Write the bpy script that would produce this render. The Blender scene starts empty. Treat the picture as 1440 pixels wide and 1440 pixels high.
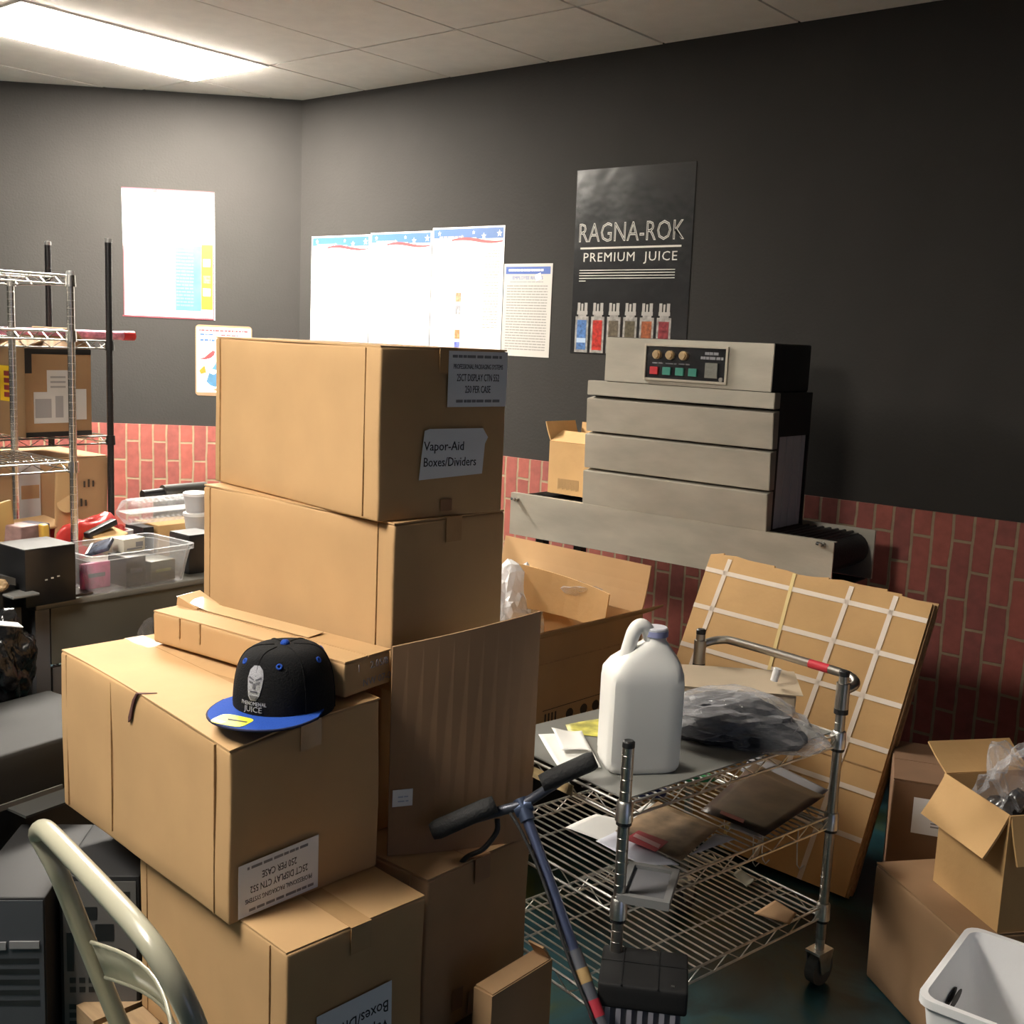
import bpy, bmesh, math, random
from mathutils import Vector, Matrix, noise
S = bpy.context.scene
COL = S.collection
R_ = math.radians
# ------------------------------------------------------------------ camera
CH = 1.6
F_PX, TILT, ROLL, AZ = 1575.811, 0.15228, 0.04326, 0.69065
_fw = Vector((-math.sin(AZ)*math.cos(TILT), math.cos(AZ)*math.cos(TILT), -math.sin(TILT)))
_r0 = Vector((math.cos(AZ), math.sin(AZ), 0)); _u0 = _r0.cross(_fw)
_r = _r0*math.cos(ROLL) + _u0*math.sin(ROLL); _u = _u0*math.cos(ROLL) - _r0*math.sin(ROLL)
cd = bpy.data.cameras.new('camera'); cam = bpy.data.objects.new('camera', cd); COL.objects.link(cam)
cd.sensor_width = 36; cd.lens = F_PX/1440*36; cd.clip_start = .05
m = Matrix((_r, _u, -_fw)).transposed().to_4x4(); m.translation = (0, 0, CH); cam.matrix_world = m
S.camera = cam
# ------------------------------------------------------------------ world, fill light, exposure
W = bpy.data.worlds.new('world'); S.world = W; W.use_nodes = True
W.node_tree.nodes['Background'].inputs[0].default_value = (.55, .68, 1, 1)
W.node_tree.nodes['Background'].inputs[1].default_value = .25
S.view_settings.view_transform = 'Standard'; S.view_settings.look = 'None'
S.view_settings.exposure = 0.0; S.view_settings.gamma = 1; S.view_settings.use_curve_mapping = False
LAMP = (172.0, 60.0, 8.0)          # strength of the ceiling diffusers
def fill_light(loc, rot, sx, sy, power):
    l = bpy.data.lights.new('fill_light', 'AREA'); l.shape = 'RECTANGLE'; l.size = sx; l.size_y = sy
    l.energy = power; l.color = (.62, .68, 1.0)
    o = bpy.data.objects.new('fill_light', l); o.location = loc; o.rotation_euler = rot; COL.objects.link(o)
fill_light((2.55, .3, 1.15), (0, R_(90), 0), 1.9, 1.1, 3.4)     # bluish fill lamp, added in an unseen doorway behind the camera

def at(px, py, z=None, y=None, x=None, pl=None):
    """the point of the room seen at a spot of the photograph, on a known height / wall plane"""
    d = _fw + _r*((px-720)/F_PX) - _u*((py-720)/F_PX)
    o = Vector((0, 0, CH))
    if z is not None: t = (z-CH)/d.z
    elif y is not None: t = y/d.y
    elif x is not None: t = x/d.x
    else: t = (pl[0]-o).dot(pl[1])/d.dot(pl[1])
    return o+d*t
def zat(px, py, xy):
    d = _fw + _r*((px-720)/F_PX) - _u*((py-720)/F_PX)
    return CH + d.z*math.hypot(*xy)/math.hypot(d.x, d.y)

# ------------------------------------------------------------------ materials
MATS = {}
def mat(name, col, rough=.5, metal=0, var=0, vscale=6, bump=0, bscale=40, spec=.5, trans=0, emit=0, stretch=None, coat=0, alpha=1):
    if name in MATS: return MATS[name]
    m = bpy.data.materials.new(name); m.use_nodes = True; nt = m.node_tree; b = nt.nodes['Principled BSDF']
    b.inputs['Base Color'].default_value = (*col, 1); b.inputs['Roughness'].default_value = rough
    b.inputs['Metallic'].default_value = metal; b.inputs['Specular IOR Level'].default_value = spec
    if trans: b.inputs['Transmission Weight'].default_value = trans
    if coat: b.inputs['Coat Weight'].default_value = coat
    if alpha < 1: b.inputs['Alpha'].default_value = alpha
    if emit: b.inputs['Emission Color'].default_value = (*col, 1); b.inputs['Emission Strength'].default_value = emit
    tc = nt.nodes.new('ShaderNodeTexCoord'); mp = nt.nodes.new('ShaderNodeMapping')
    nt.links.new(tc.outputs['Object'], mp.inputs[0])
    if stretch: mp.inputs['Scale'].default_value = stretch
    if var:
        n = nt.nodes.new('ShaderNodeTexNoise'); n.inputs['Scale'].default_value = vscale; n.inputs['Detail'].default_value = 5
        nt.links.new(mp.outputs[0], n.inputs['Vector'])
        r = nt.nodes.new('ShaderNodeValToRGB')
        r.color_ramp.elements[0].position = .3; r.color_ramp.elements[1].position = .7
        r.color_ramp.elements[0].color = (*[c*(1-var) for c in col], 1)
        r.color_ramp.elements[1].color = (*[min(1, c*(1+var)) for c in col], 1)
        nt.links.new(n.outputs['Fac'], r.inputs[0]); nt.links.new(r.outputs[0], b.inputs['Base Color'])
    if bump:
        n = nt.nodes.new('ShaderNodeTexNoise'); n.inputs['Scale'].default_value = bscale; n.inputs['Detail'].default_value = 3
        nt.links.new(mp.outputs[0], n.inputs['Vector'])
        bp = nt.nodes.new('ShaderNodeBump'); bp.inputs['Strength'].default_value = bump; bp.inputs['Distance'].default_value = .01
        nt.links.new(n.outputs['Fac'], bp.inputs['Height']); nt.links.new(bp.outputs[0], b.inputs['Normal'])
    MATS[name] = m; return m
CARD = mat('cardboard', (.50, .315, .155), .75, var=.07, vscale=5, bump=.15, bscale=9, spec=.25)
CARD2 = mat('cardboard_brown', (.40, .245, .13), .75, var=.10, vscale=5, bump=.15, bscale=9, spec=.25)
CARDO = mat('cardboard_orange', (.52, .32, .14), .75, var=.08, vscale=6, bump=.1, spec=.25)
CARDE = mat('cardboard_edge', (.43, .275, .138), .85, var=.15, vscale=60, spec=.2)
TAPE = mat('packing_tape', (.44, .27, .13), .25, var=.08, vscale=20, spec=.5)
TAPEB = mat('brown_tape', (.30, .16, .085), .3, var=.08, vscale=20)
LABEL = mat('label_paper', (.80, .81, .84), .55, var=.03, vscale=10)
INK = mat('black_ink', (.02, .02, .022), .6)
INKG = mat('grey_ink', (.22, .22, .24), .6)
WHITE = mat('white_paper', (.84, .83, .80), .55, var=.02)
WHITEP = mat('white_plastic', (.80, .80, .80), .4, var=.03)
GREYP = mat('grey_plastic', (.25, .25, .25), .45, var=.06)
BLACK = mat('black_plastic', (.016, .016, .017), .4, var=.2, vscale=20)
BLACKM = mat('black_metal', (.02, .02, .022), .42, metal=.3)
BLACKG = mat('black_gloss', (.008, .008, .009), .22, bump=.6, bscale=22)
RUBBER = mat('black_rubber', (.018, .018, .019), .75, bump=.3, bscale=150)
CHROME = mat('chrome', (.46, .44, .41), .34, metal=1)
CHROMED = mat('worn_chrome', (.72, .71, .68), .36, metal=1, var=.2, vscale=30)
STEEL = mat('brushed_steel', (.50, .47, .40), .42, metal=.55, var=.20, vscale=2.6, stretch=(1, 1, 3), bump=.04, bscale=60)
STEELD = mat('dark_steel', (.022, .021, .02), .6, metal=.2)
RED = mat('red_plastic', (.75, .06, .05), .4, var=.1)
BLUE = mat('blue_print', (.03, .08, .30), .5)
LBLUE = mat('light_blue_print', (.05, .14, .24), .5, var=.25, vscale=14)
CYAN = mat('cyan_print', (.35, .78, .85), .5)
YELLOW = mat('yellow_print', (.20, .145, .01), .5)
REDP = mat('red_print', (.26, .03, .035), .5)
GREEN = mat('green_plastic', (.05, .35, .12), .4)

def glassy(name, col, body=.25, rough=.15, white=.0):
    """thin clear plastic: part see-through, part shiny, part milky"""
    if name in MATS: return MATS[name]
    m = bpy.data.materials.new(name); m.use_nodes = True; nt = m.node_tree; nt.nodes.clear()
    out = nt.nodes.new('ShaderNodeOutputMaterial'); mix = nt.nodes.new('ShaderNodeMixShader'); t = nt.nodes.new('ShaderNodeBsdfTransparent')
    p = nt.nodes.new('ShaderNodeBsdfPrincipled'); lw = nt.nodes.new('ShaderNodeLayerWeight'); mr = nt.nodes.new('ShaderNodeMapRange')
    t.inputs[0].default_value = (.97, .97, .97, 1)
    p.inputs['Base Color'].default_value = (*col, 1); p.inputs['Roughness'].default_value = rough
    lw.inputs[0].default_value = .4; mr.inputs['To Min'].default_value = body; mr.inputs['To Max'].default_value = min(1, body+.55)
    n = nt.nodes.new('ShaderNodeTexNoise'); n.inputs['Scale'].default_value = 35; bp = nt.nodes.new('ShaderNodeBump'); bp.inputs['Strength'].default_value = .5
    bp.inputs['Distance'].default_value = .01
    nt.links.new(n.outputs[0], bp.inputs['Height']); nt.links.new(bp.outputs[0], p.inputs['Normal'])
    nt.links.new(lw.outputs['Facing'], mr.inputs['Value']); nt.links.new(mr.outputs[0], mix.inputs[0])
    nt.links.new(t.outputs[0], mix.inputs[1]); nt.links.new(p.outputs[0], mix.inputs[2]); nt.links.new(mix.outputs[0], out.inputs[0])
    MATS[name] = m; return m
CLEAR = glassy('clear_plastic', (.72, .73, .75), .11, .08)
FILM = glassy('plastic_film', (.60, .60, .63), .12, .06)
MILKY = glassy('milky_plastic', (.80, .80, .82), .42, .25)

# ------------------------------------------------------------------ mesh helpers
def tag(o, label=None, cat=None, group=None, kind=None):
    for k, v in (('label', label), ('category', cat), ('group', group), ('kind', kind)):
        if v: o[k] = v
    return o
def thing(name, label, cat, loc=(0, 0, 0), rz=0, group=None):
    o = bpy.data.objects.new(name, None); COL.objects.link(o); o.empty_display_size = .05
    o.location = loc; o.rotation_euler = (0, 0, rz); return tag(o, label, cat, group)
def obj(name, bm, m, parent=None, smooth=False, label=None, mw=None):
    bmesh.ops.recalc_face_normals(bm, faces=bm.faces[:])
    me = bpy.data.meshes.new(name); bm.to_mesh(me); bm.free(); me.materials.append(m)
    if smooth:
        me.shade_smooth()
        if smooth is not True: me.set_sharp_from_angle(angle=R_(smooth))
    o = bpy.data.objects.new(name, me); COL.objects.link(o)
    if parent: o.parent = parent
    if mw is not None: o.matrix_basis = mw
    if label: o['label'] = label
    return o
def B(): return bmesh.new()
def box(bm, x0, x1, y0, y1, z0, z1, mw=None):
    vs = [bm.verts.new(((x0, x1)[i & 1], (y0, y1)[i >> 1 & 1], (z0, z1)[i >> 2])) for i in range(8)]
    if mw is not None:
        for v in vs: v.co = mw @ v.co
    for f in ((0, 2, 3, 1), (4, 5, 7, 6), (0, 1, 5, 4), (2, 6, 7, 3), (0, 4, 6, 2), (1, 3, 7, 5)):
        bm.faces.new([vs[i] for i in f])
    return vs
def hexa(bm, pts):      # 8 points ordered like box()
    vs = [bm.verts.new(p) for p in pts]
    for f in ((0, 2, 3, 1), (4, 5, 7, 6), (0, 1, 5, 4), (2, 6, 7, 3), (0, 4, 6, 2), (1, 3, 7, 5)):
        bm.faces.new([vs[i] for i in f])
def slab(bm, quad, th):
    """a four-cornered sheet of real thickness; the thickness goes against its normal"""
    q = [Vector(p) for p in quad]; n = (q[1]-q[0]).cross(q[3]-q[0]).normalized()*th
    poly_prism(bm, q, -n)
def poly_prism(bm, pts, ext):
    a = [bm.verts.new(p) for p in pts]; b = [bm.verts.new(Vector(p)+Vector(ext)) for p in pts]; n = len(a)
    bm.faces.new(a); bm.faces.new(b[::-1])
    for i in range(n): bm.faces.new((a[i], b[i], b[(i+1) % n], a[(i+1) % n]))
def tube(bm, pts, r, n=10, cap=True):
    pts = [Vector(p) for p in pts]; rs = r if isinstance(r, (list, tuple)) else [r]*len(pts)
    ring = []; up = None
    for i, p in enumerate(pts):
        t = (pts[min(i+1, len(pts)-1)]-pts[max(i-1, 0)]).normalized()
        if up is None: up = t.orthogonal().normalized()
        else: up = (up - t*up.dot(t)); up = up.normalized() if up.length > 1e-6 else t.orthogonal().normalized()
        s = t.cross(up)
        ring.append([bm.verts.new(p+(up*math.cos(2*math.pi*k/n)+s*math.sin(2*math.pi*k/n))*rs[i]) for k in range(n)])
    for a, b in zip(ring, ring[1:]):
        for k in range(n): bm.faces.new((a[k], a[(k+1) % n], b[(k+1) % n], b[k]))
    if cap: bm.faces.new(ring[0][::-1]); bm.faces.new(ring[-1])
def cyl(bm, p, q, r, n=16): tube(bm, [p, q], r, n)
def lathe(bm, prof, c=(0, 0, 0), n=24, sx=1, sy=1):
    c = Vector(c); rings = []
    for r, z in prof:
        if r < 1e-6: rings.append([bm.verts.new(c+Vector((0, 0, z)))])
        else: rings.append([bm.verts.new(c+Vector((r*sx*math.cos(2*math.pi*k/n), r*sy*math.sin(2*math.pi*k/n), z))) for k in range(n)])
    for a, b in zip(rings, rings[1:]):
        for k in range(n):
            k2 = (k+1) % n
            if len(a) == 1 and len(b) == 1: continue
            if len(a) == 1: bm.faces.new((a[0], b[k2], b[k]))
            elif len(b) == 1: bm.faces.new((a[k], a[k2], b[0]))
            else: bm.faces.new((a[k], a[k2], b[k2], b[k]))
def spline(pts, k=6):
    pts = [Vector(p) for p in pts]; out = []
    P = [pts[0]*2-pts[1]]+pts+[pts[-1]*2-pts[-2]]
    for i in range(1, len(P)-2):
        for j in range(k):
            t = j/k; a, b, c, d = P[i-1:i+3]
            out.append(.5*((2*b)+(c-a)*t+(2*a-5*b+4*c-d)*t*t+(3*b-a-3*c+d)*t**3))
    return out+[pts[-1]]
def rbox(sx, sy, sz, r=.006, cuts=6, amp=0, seed=0, c=(0, 0, 0), fn=None):
    """rounded box with a little paper wobble; centre c"""
    bm = bmesh.new(); r = min(r, sx/2.1, sy/2.1, sz/2.1); H = (sx/2, sy/2, sz/2); C = Vector(c)
    def ax(h): return [-h, -h+.3*r]+[-h+r+(2*h-2*r)*i/cuts for i in range(cuts+1)]+[h-.3*r, h]
    A = [ax(h) for h in H]; vm = {}
    def vert(p):
        k = tuple(round(x, 6) for x in p)
        if k not in vm:
            q = Vector(p); i = Vector([max(-H[j]+r, min(H[j]-r, q[j])) for j in range(3)]); d = q-i
            if d.length > 1e-9: q = i+d.normalized()*r
            vm[k] = bm.verts.new(q)
        return vm[k]
    for a in range(3):
        b, c2 = (a+1) % 3, (a+2) % 3
        for s in (-1, 1):
            for i in range(len(A[b])-1):
                for j in range(len(A[c2])-1):
                    q = []
                    for u, v in ((i, j), (i+1, j), (i+1, j+1), (i, j+1)):
                        p = [0, 0, 0]; p[a] = s*H[a]; p[b] = A[b][u]; p[c2] = A[c2][v]; q.append(vert(p))
                    if s < 0: q.reverse()
                    bm.faces.new(q)
    off = Vector((seed*3.17, seed*1.3, seed*7.7))
    for v in bm.verts:
        if amp: v.co += noise.noise_vector(v.co*4.5+off)*amp
        if fn: v.co = fn(v.co)
        v.co += C
    return bm
def text(body, size, mw, m, parent=None, name='print', ax='CENTER', sx=1, ext=.0003, space=1):
    c = bpy.data.curves.new('txt', 'FONT'); c.body = body; c.size = size; c.align_x = ax; c.align_y = 'CENTER'
    c.extrude = ext; c.resolution_u = 2; c.space_character = space
    t = bpy.data.objects.new('txt', c); me = bpy.data.meshes.new_from_object(t); bpy.data.objects.remove(t)
    me.name = name; me.materials.clear(); me.materials.append(m)
    for v in me.vertices: v.co.x *= sx
    o = bpy.data.objects.new(name, me); COL.objects.link(o); o.matrix_basis = mw
    if parent: o.parent = parent
    return o
def frame(o, x, y):     # matrix from an origin and two axes
    x = Vector(x).normalized(); z = x.cross(Vector(y)).normalized(); y = z.cross(x)
    m = Matrix((x, y, z)).transposed().to_4x4(); m.translation = Vector(o); return m
def quad2(bm, mw, x0, x1, y0, y1, z=0, th=.0005):   # rectangle in a frame
    box(bm, x0, x1, y0, y1, z, z+th, mw)
def bars(mw, rows, x0, x1, y0, dy, h, seed=1, z=0.0006):    # lines of print too small to read
    rnd = random.Random(seed); bm = B()
    for i in range(rows):
        x = x0
        while x < x1-.004:
            w = min(x1-x, rnd.uniform(.008, .03)); quad2(bm, mw, x, x+w*.85, y0-i*dy, y0-i*dy+h, z, .0003); x += w
    return bm
XR = Matrix.Identity(4)

# ================================================================== THE ROOM
def struct(name, bm, m, mw=None, smooth=False): return tag(obj(name, bm, m, mw=mw, smooth=smooth), kind='structure')
WY, HC, HW = 4.14, 2.844, 1.043              # right wall plane, ceiling height, top of the brick panelling
CX, CA = -5.034, 0.805                        # room corner, angle of the canted wall
X0, X1, Y0 = -6.5, 2.6, -3.5
PAINT = mat('grey_wall_paint', (.035, .033, .031), .7, var=.05, vscale=3, bump=.12, bscale=90, spec=.05)
PLAIN = mat('dark_wall_paint', (.045, .043, .045), .7)

def floor_mat():
    m = bpy.data.materials.new('stained_concrete'); m.use_nodes = True; nt = m.node_tree; b = nt.nodes['Principled BSDF']
    tc = nt.nodes.new('ShaderNodeTexCoord'); n = nt.nodes.new('ShaderNodeTexNoise'); n.inputs['Scale'].default_value = 3.2
    n.inputs['Detail'].default_value = 6; n.inputs['Roughness'].default_value = .62; n.inputs['Distortion'].default_value = .8
    r = nt.nodes.new('ShaderNodeValToRGB'); e = r.color_ramp.elements
    e[0].position = .30; e[0].color = (.006, .015, .019, 1); e[1].position = .72; e[1].color = (.055, .06, .016, 1)
    for p, c in ((.42, (.008, .032, .038)), (.50, (.013, .055, .068)), (.58, (.022, .05, .04)), (.64, (.042, .062, .022))):
        k = e.new(p); k.color = (*c, 1)
    nt.links.new(tc.outputs['Object'], n.inputs['Vector']); nt.links.new(n.outputs['Fac'], r.inputs[0])
    nt.links.new(r.outputs[0], b.inputs['Base Color']); b.inputs['Roughness'].default_value = .32
    return m
def brick_mat():
    m = bpy.data.materials.new('red_brick_panel'); m.use_nodes = True; nt = m.node_tree; b = nt.nodes['Principled BSDF']
    tc = nt.nodes.new('ShaderNodeTexCoord'); sx = nt.nodes.new('ShaderNodeSeparateXYZ'); cx = nt.nodes.new('ShaderNodeCombineXYZ')
    nt.links.new(tc.outputs['Object'], sx.inputs[0])
    nt.links.new(sx.outputs['Z'], cx.inputs['X']); nt.links.new(sx.outputs['X'], cx.inputs['Y'])   # courses run upright
    n0 = nt.nodes.new('ShaderNodeTexNoise'); n0.inputs['Scale'].default_value = 9
    sc = nt.nodes.new('ShaderNodeVectorMath'); sc.operation = 'MULTIPLY_ADD'; sc.inputs[1].default_value = (.012, .012, 0)
    nt.links.new(tc.outputs['Object'], n0.inputs['Vector']); nt.links.new(n0.outputs['Color'], sc.inputs[0]); nt.links.new(cx.outputs[0], sc.inputs[2])
    k = nt.nodes.new('ShaderNodeTexBrick'); k.offset = .5; k.squash = 1
    k.inputs['Scale'].default_value = 1; k.inputs['Brick Width'].default_value = .212; k.inputs['Row Height'].default_value = .0735
    k.inputs['Mortar Size'].default_value = .0062; k.inputs['Mortar Smooth'].default_value = .3; k.inputs['Bias'].default_value = -.1
    k.inputs['Color1'].default_value = (.29, .072, .052, 1); k.inputs['Color2'].default_value = (.21, .055, .046, 1)
    k.inputs['Mortar'].default_value = (.27, .195, .12, 1)
    nt.links.new(sc.outputs[0], k.inputs['Vector'])
    n = nt.nodes.new('ShaderNodeTexNoise'); n.inputs['Scale'].default_value = 26; n.inputs['Detail'].default_value = 4
    nt.links.new(tc.outputs['Object'], n.inputs['Vector'])
    mx = nt.nodes.new('ShaderNodeMix'); mx.data_type = 'RGBA'; mx.blend_type = 'OVERLAY'; mx.inputs[0].default_value = .35
    nt.links.new(k.outputs['Color'], mx.inputs[6]); nt.links.new(n.outputs['Fac'], mx.inputs[7]); nt.links.new(mx.outputs[2], b.inputs['Base Color'])
    bp = nt.nodes.new('ShaderNodeBump'); bp.inputs['Strength'].default_value = .6; bp.inputs['Distance'].default_value = .006; bp.invert = True
    nt.links.new(k.outputs['Fac'], bp.inputs['Height']); nt.links.new(bp.outputs[0], b.inputs['Normal'])
    b.inputs['Roughness'].default_value = .7; return m
BRICK = brick_mat()
bm = B(); box(bm, X0-.3, X1+.3, Y0-.3, WY+.3, -.12, 0); struct('floor', bm, floor_mat())
bm = B(); box(bm, CX-.3, X1+.12, WY, WY+.12, 0, 3); struct('wall_right', bm, PAINT)
bm = B(); box(bm, -.05, 2.25, 0, .12, 0, 3)
CDIR = Vector((-math.cos(CA), -math.sin(CA), 0)); CN = Vector((-CDIR.y, CDIR.x, 0))     # CN points into the room
if CN.x < 0: CN = -CN
CM = frame((CX, WY, 0), CDIR, CDIR.cross(Vector((0, 0, 1))).cross(CDIR)) if False else Matrix((CDIR, -CN, (0, 0, 1))).transposed().to_4x4()
CM.translation = (CX, WY, 0)
struct('wall_left', bm, PAINT, mw=CM)
bm = B(); box(bm, X0-.12, X0, Y0-.12, 2.9, 0, 3); struct('wall_back', bm, PAINT)
bm = B(); box(bm, X0-.12, X1+.12, Y0-.12, Y0, 0, 3); struct('wall_front', bm, PLAIN)
bm = B()
box(bm, X1, X1+.12, Y0-.12, -.7, 0, 3); box(bm, X1, X1+.12, 1.3, WY+.12, 0, 3); box(bm, X1, X1+.12, -.7, 1.3, 2.1, 3)
struct('wall_side', bm, PLAIN)
bm = B(); box(bm, CX+.0, X1, -.014, 0, 0, HW); struct('trim_1', bm, BRICK, mw=Matrix.Translation((0, WY, 0)))
bm = B(); box(bm, 0.0, 2.1, -.014, 0, 0, HW); struct('trim_2', bm, BRICK, mw=CM)
# suspended ceiling, 2 x 4 ft tiles
TILE = mat('ceiling_tile', (.90, .85, .78), .85, var=.03, vscale=12, bump=.25, bscale=220, spec=.2)
LIGHTS = [(-5.15, 2.31), (-2.58, -.61), (-5.15, -2.57)]  # the last panel is unseen, added as weak fill
bm = B(); box(bm, X0, X1, Y0, WY, HC+.024, HC+.06)
xs = [-5.15+.61*k for k in range(-3, 14)]; ys = [4.75, 3.53, 2.31, 1.09, -.13, -1.35, -2.57, -3.79]
for i in range(len(xs)-1):
    for j in range(len(ys)-1):
        a, b_, c, d = max(xs[i], X0), min(xs[i+1], X1), max(ys[j+1], Y0), min(ys[j], WY)
        if b_-a < .02 or any(abs(xs[i]-l[0]) < .05 and abs(ys[j+1]-l[1]) < .05 for l in LIGHTS): continue
        g = .006; dz = random.Random(i*31+j).uniform(0, .003)
        box(bm, a+g, b_-g, c+g, d-(0 if d == WY else g), HC+dz, HC+.034)
struct('ceiling', bm, TILE)
for n, (lx, ly) in enumerate(LIGHTS):
    t = thing('ceiling_light', ('glowing fluorescent ceiling panel at the upper left' if n == 0 else
              ('fluorescent ceiling panel beside the boxes, left of the photo', 'unseen ceiling panel added as weak fill far behind the photographer')[n-1]), 'ceiling light', (lx+.305, ly+.61, HC))
    bm = B(); w, l, f = .302, .607, .022
    box(bm, -w, w, -l, -l+f, -.004, .02); box(bm, -w, w, l-f, l, -.004, .02); box(bm, -w, -w+f, -l+f, l-f, -.004, .02); box(bm, w-f, w, -l+f, l-f, -.004, .02)
    obj('frame', bm, WHITE, t)
    bm = B(); box(bm, -w+f, w-f, -l+f, l-f, (-.012, -.045, -.03)[n], .006); obj('diffuser', bm, mat('light_diffuser_%d' % n, (1, .93, .82), .5, emit=LAMP[n]), t)

# ================================================================== PAPER ON THE WALLS
def wallframe(p, X): return frame(p, X, (0, 0, 1))
def wallpoint_right(px, py, off=.0): return at(px, py, y=WY-off)
def wallpoint_left(px, py, off=.0): return at(px, py, pl=(Vector((CX, WY, 0))+CN*off, CN))
def star(bm, mw, x, y, r, z=.0006, th=.0004):
    p = [mw @ Vector((x+r*(1 if k % 2 == 0 else .42)*math.sin(math.pi*k/5), y+r*(1 if k % 2 == 0 else .42)*math.cos(math.pi*k/5), z)) for k in range(10)]
    poly_prism(bm, p, mw.to_3x3() @ Vector((0, 0, th)))
def wave(bm, x0, x1, y, amp, th, z, n=14):
    for k in range(n):
        a, b_ = k/n, (k+1)/n
        f = lambda t: y+amp*math.sin(t*5.2+.4)
        g = lambda t: th*(.35+.65*math.sin(math.pi*min(1, t*.9+.1)))
        xa, xb = x0+(x1-x0)*a, x0+(x1-x0)*b_
        hexa(bm, [(xa, f(a)-g(a), z), (xb, f(b_)-g(b_), z), (xa, f(a)+g(a), z), (xb, f(b_)+g(b_), z),
                  (xa, f(a)-g(a), z+.0003), (xb, f(b_)-g(b_), z+.0003), (xa, f(a)+g(a), z+.0003), (xb, f(b_)+g(b_), z+.0003)])
I4 = Matrix.Identity(4)
def T(x, y, z=.0012): return Matrix.Translation((x, y, z))
def sheet(name, mw, w, h, m, label, cat, group=None, r=0, skew=0, th=.0012):
    bm = B()
    if r:
        pts = []
        for cx, cy, a0 in ((w-r, h-r, 0), (r, h-r, 90), (r, r, 180), (w-r, r, 270)):
            for k in range(5): a = R_(a0+22.5*k); pts.append((cx+r*math.cos(a), cy+r*math.sin(a), 0))
        poly_prism(bm, pts, (0, 0, th))
    else: poly_prism(bm, [(skew, 0, 0), (w+skew*.5, 0, 0), (w, h, 0), (0, h, 0)], (0, 0, th))
    return tag(obj(name, bm, m, mw=mw), label, cat, group)
RX = (1, 0, 0)
# three notices in a row on the right wall
GLOSSP = mat('laminated_paper', (.86, .86, .84), .3)
for n, (xa, xb, z1, z0) in enumerate(((-4.936, -4.468, 2.115, 1.50), (-4.462, -4.016, 2.122, 1.50), (-4.010, -3.537, 2.134, 1.50))):
    w, h = xb-xa, z1-z0
    p = sheet('notice_poster', wallframe((xa, WY-.001, z0), RX), w, h, GLOSSP,
              ('white labor law poster with a starry blue header, nearest the room corner', 'middle one of the three joined white labor law posters',
               'white labor law poster with a column of small photos along it')[n], 'poster', 'labor law posters on the right wall')
    bm = B(); quad2(bm, I4, .008, w-.008, h-.058, h-.008, .0012, .0004); obj('header_band', bm, mat('header_blue', (.035, .10, .27), .4), p)
    bm = B()
    for (u, v, r) in ((.10, .022, .012), (.42, .045, .013), (.58, .022, .010), (.72, .04, .016), (.93, .03, .018)): star(bm, I4, u*w, h-v-.006, r, .0016)
    obj('star', bm, WHITE, p)
    bm = B(); quad2(bm, I4, .008, w*.62, h-.078, h-.052, .0016, .0002); obj('white_swoosh', bm, GLOSSP, p)
    bm = B(); wave(bm, w*.28, w-.01, h-.066, .009, .008, .0018); obj('red_stripe', bm, REDP, p)
    obj('print', bars(I4, 1, .10*w, .45*w, h-.050, .01, .008, n, .0018), INKG, p)
    if n == 2:
        for k, c in enumerate(((.30, .20, .12), (.25, .25, .27), (.5, .5, .5), (.32, .17, .08), (.10, .12, .40))):
            bm = B(); quad2(bm, I4, w*.36, w*.435, h-.315-k*.060-.046, h-.315-k*.060, .0012, .0004); obj('picture', bm, mat('photo_print_%d' % k, c, .4, var=.5, vscale=60), p)
        obj('print', bars(I4, 16, w*.50, w*.70, h-.30, .013, .004, 5, .0012), mat('faint_ink', (.30, .28, .27), .6), p)
        obj('print', bars(I4, 30, w*.74, w*.95, h-.12, .0125, .005, 6, .0012), mat('pinkish_ink', (.36, .25, .23), .6), p)
    else:
        bm = B(); quad2(bm, I4, w-.004, w-.002, 0, .20, .0012, .0003); obj('edge_line', bm, INKG, p)
# the smaller notice beside them
w, h = .292, .43
p = sheet('notice_sheet', wallframe((-3.532, WY-.001, 1.525), RX), w, h, mat('notice_paper', (.42, .40, .37), .55), 'white one page notice with a blue heading bar beside the three posters', 'poster')
bm = B(); quad2(bm, I4, .012, w-.012, h-.048, h-.014, .0012, .0004); obj('header_band', bm, BLUE, p)
obj('print', bars(I4, 1, .03, w-.05, h-.035, .01, .010, 3, .0017), WHITE, p)
text('EMPLOYEE RIGHTS', .022, T(w/2, h-.066), BLUE, p)
obj('print', bars(I4, 1, .04, w-.05, h-.086, .01, .004, 4, .0012), INKG, p)
obj('print', bars(I4, 24, .022, w-.022, h-.105, .0128, .0045, 8, .0012), mat('mid_ink', (.20, .19, .185), .6), p)
bm = B(); quad2(bm, Matrix.Rotation(.3, 4, 'Z') @ I4, w-.0, w+.035, h-.155, h-.125, .0013, .001); obj('tape', bm, WHITEP, p)
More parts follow.
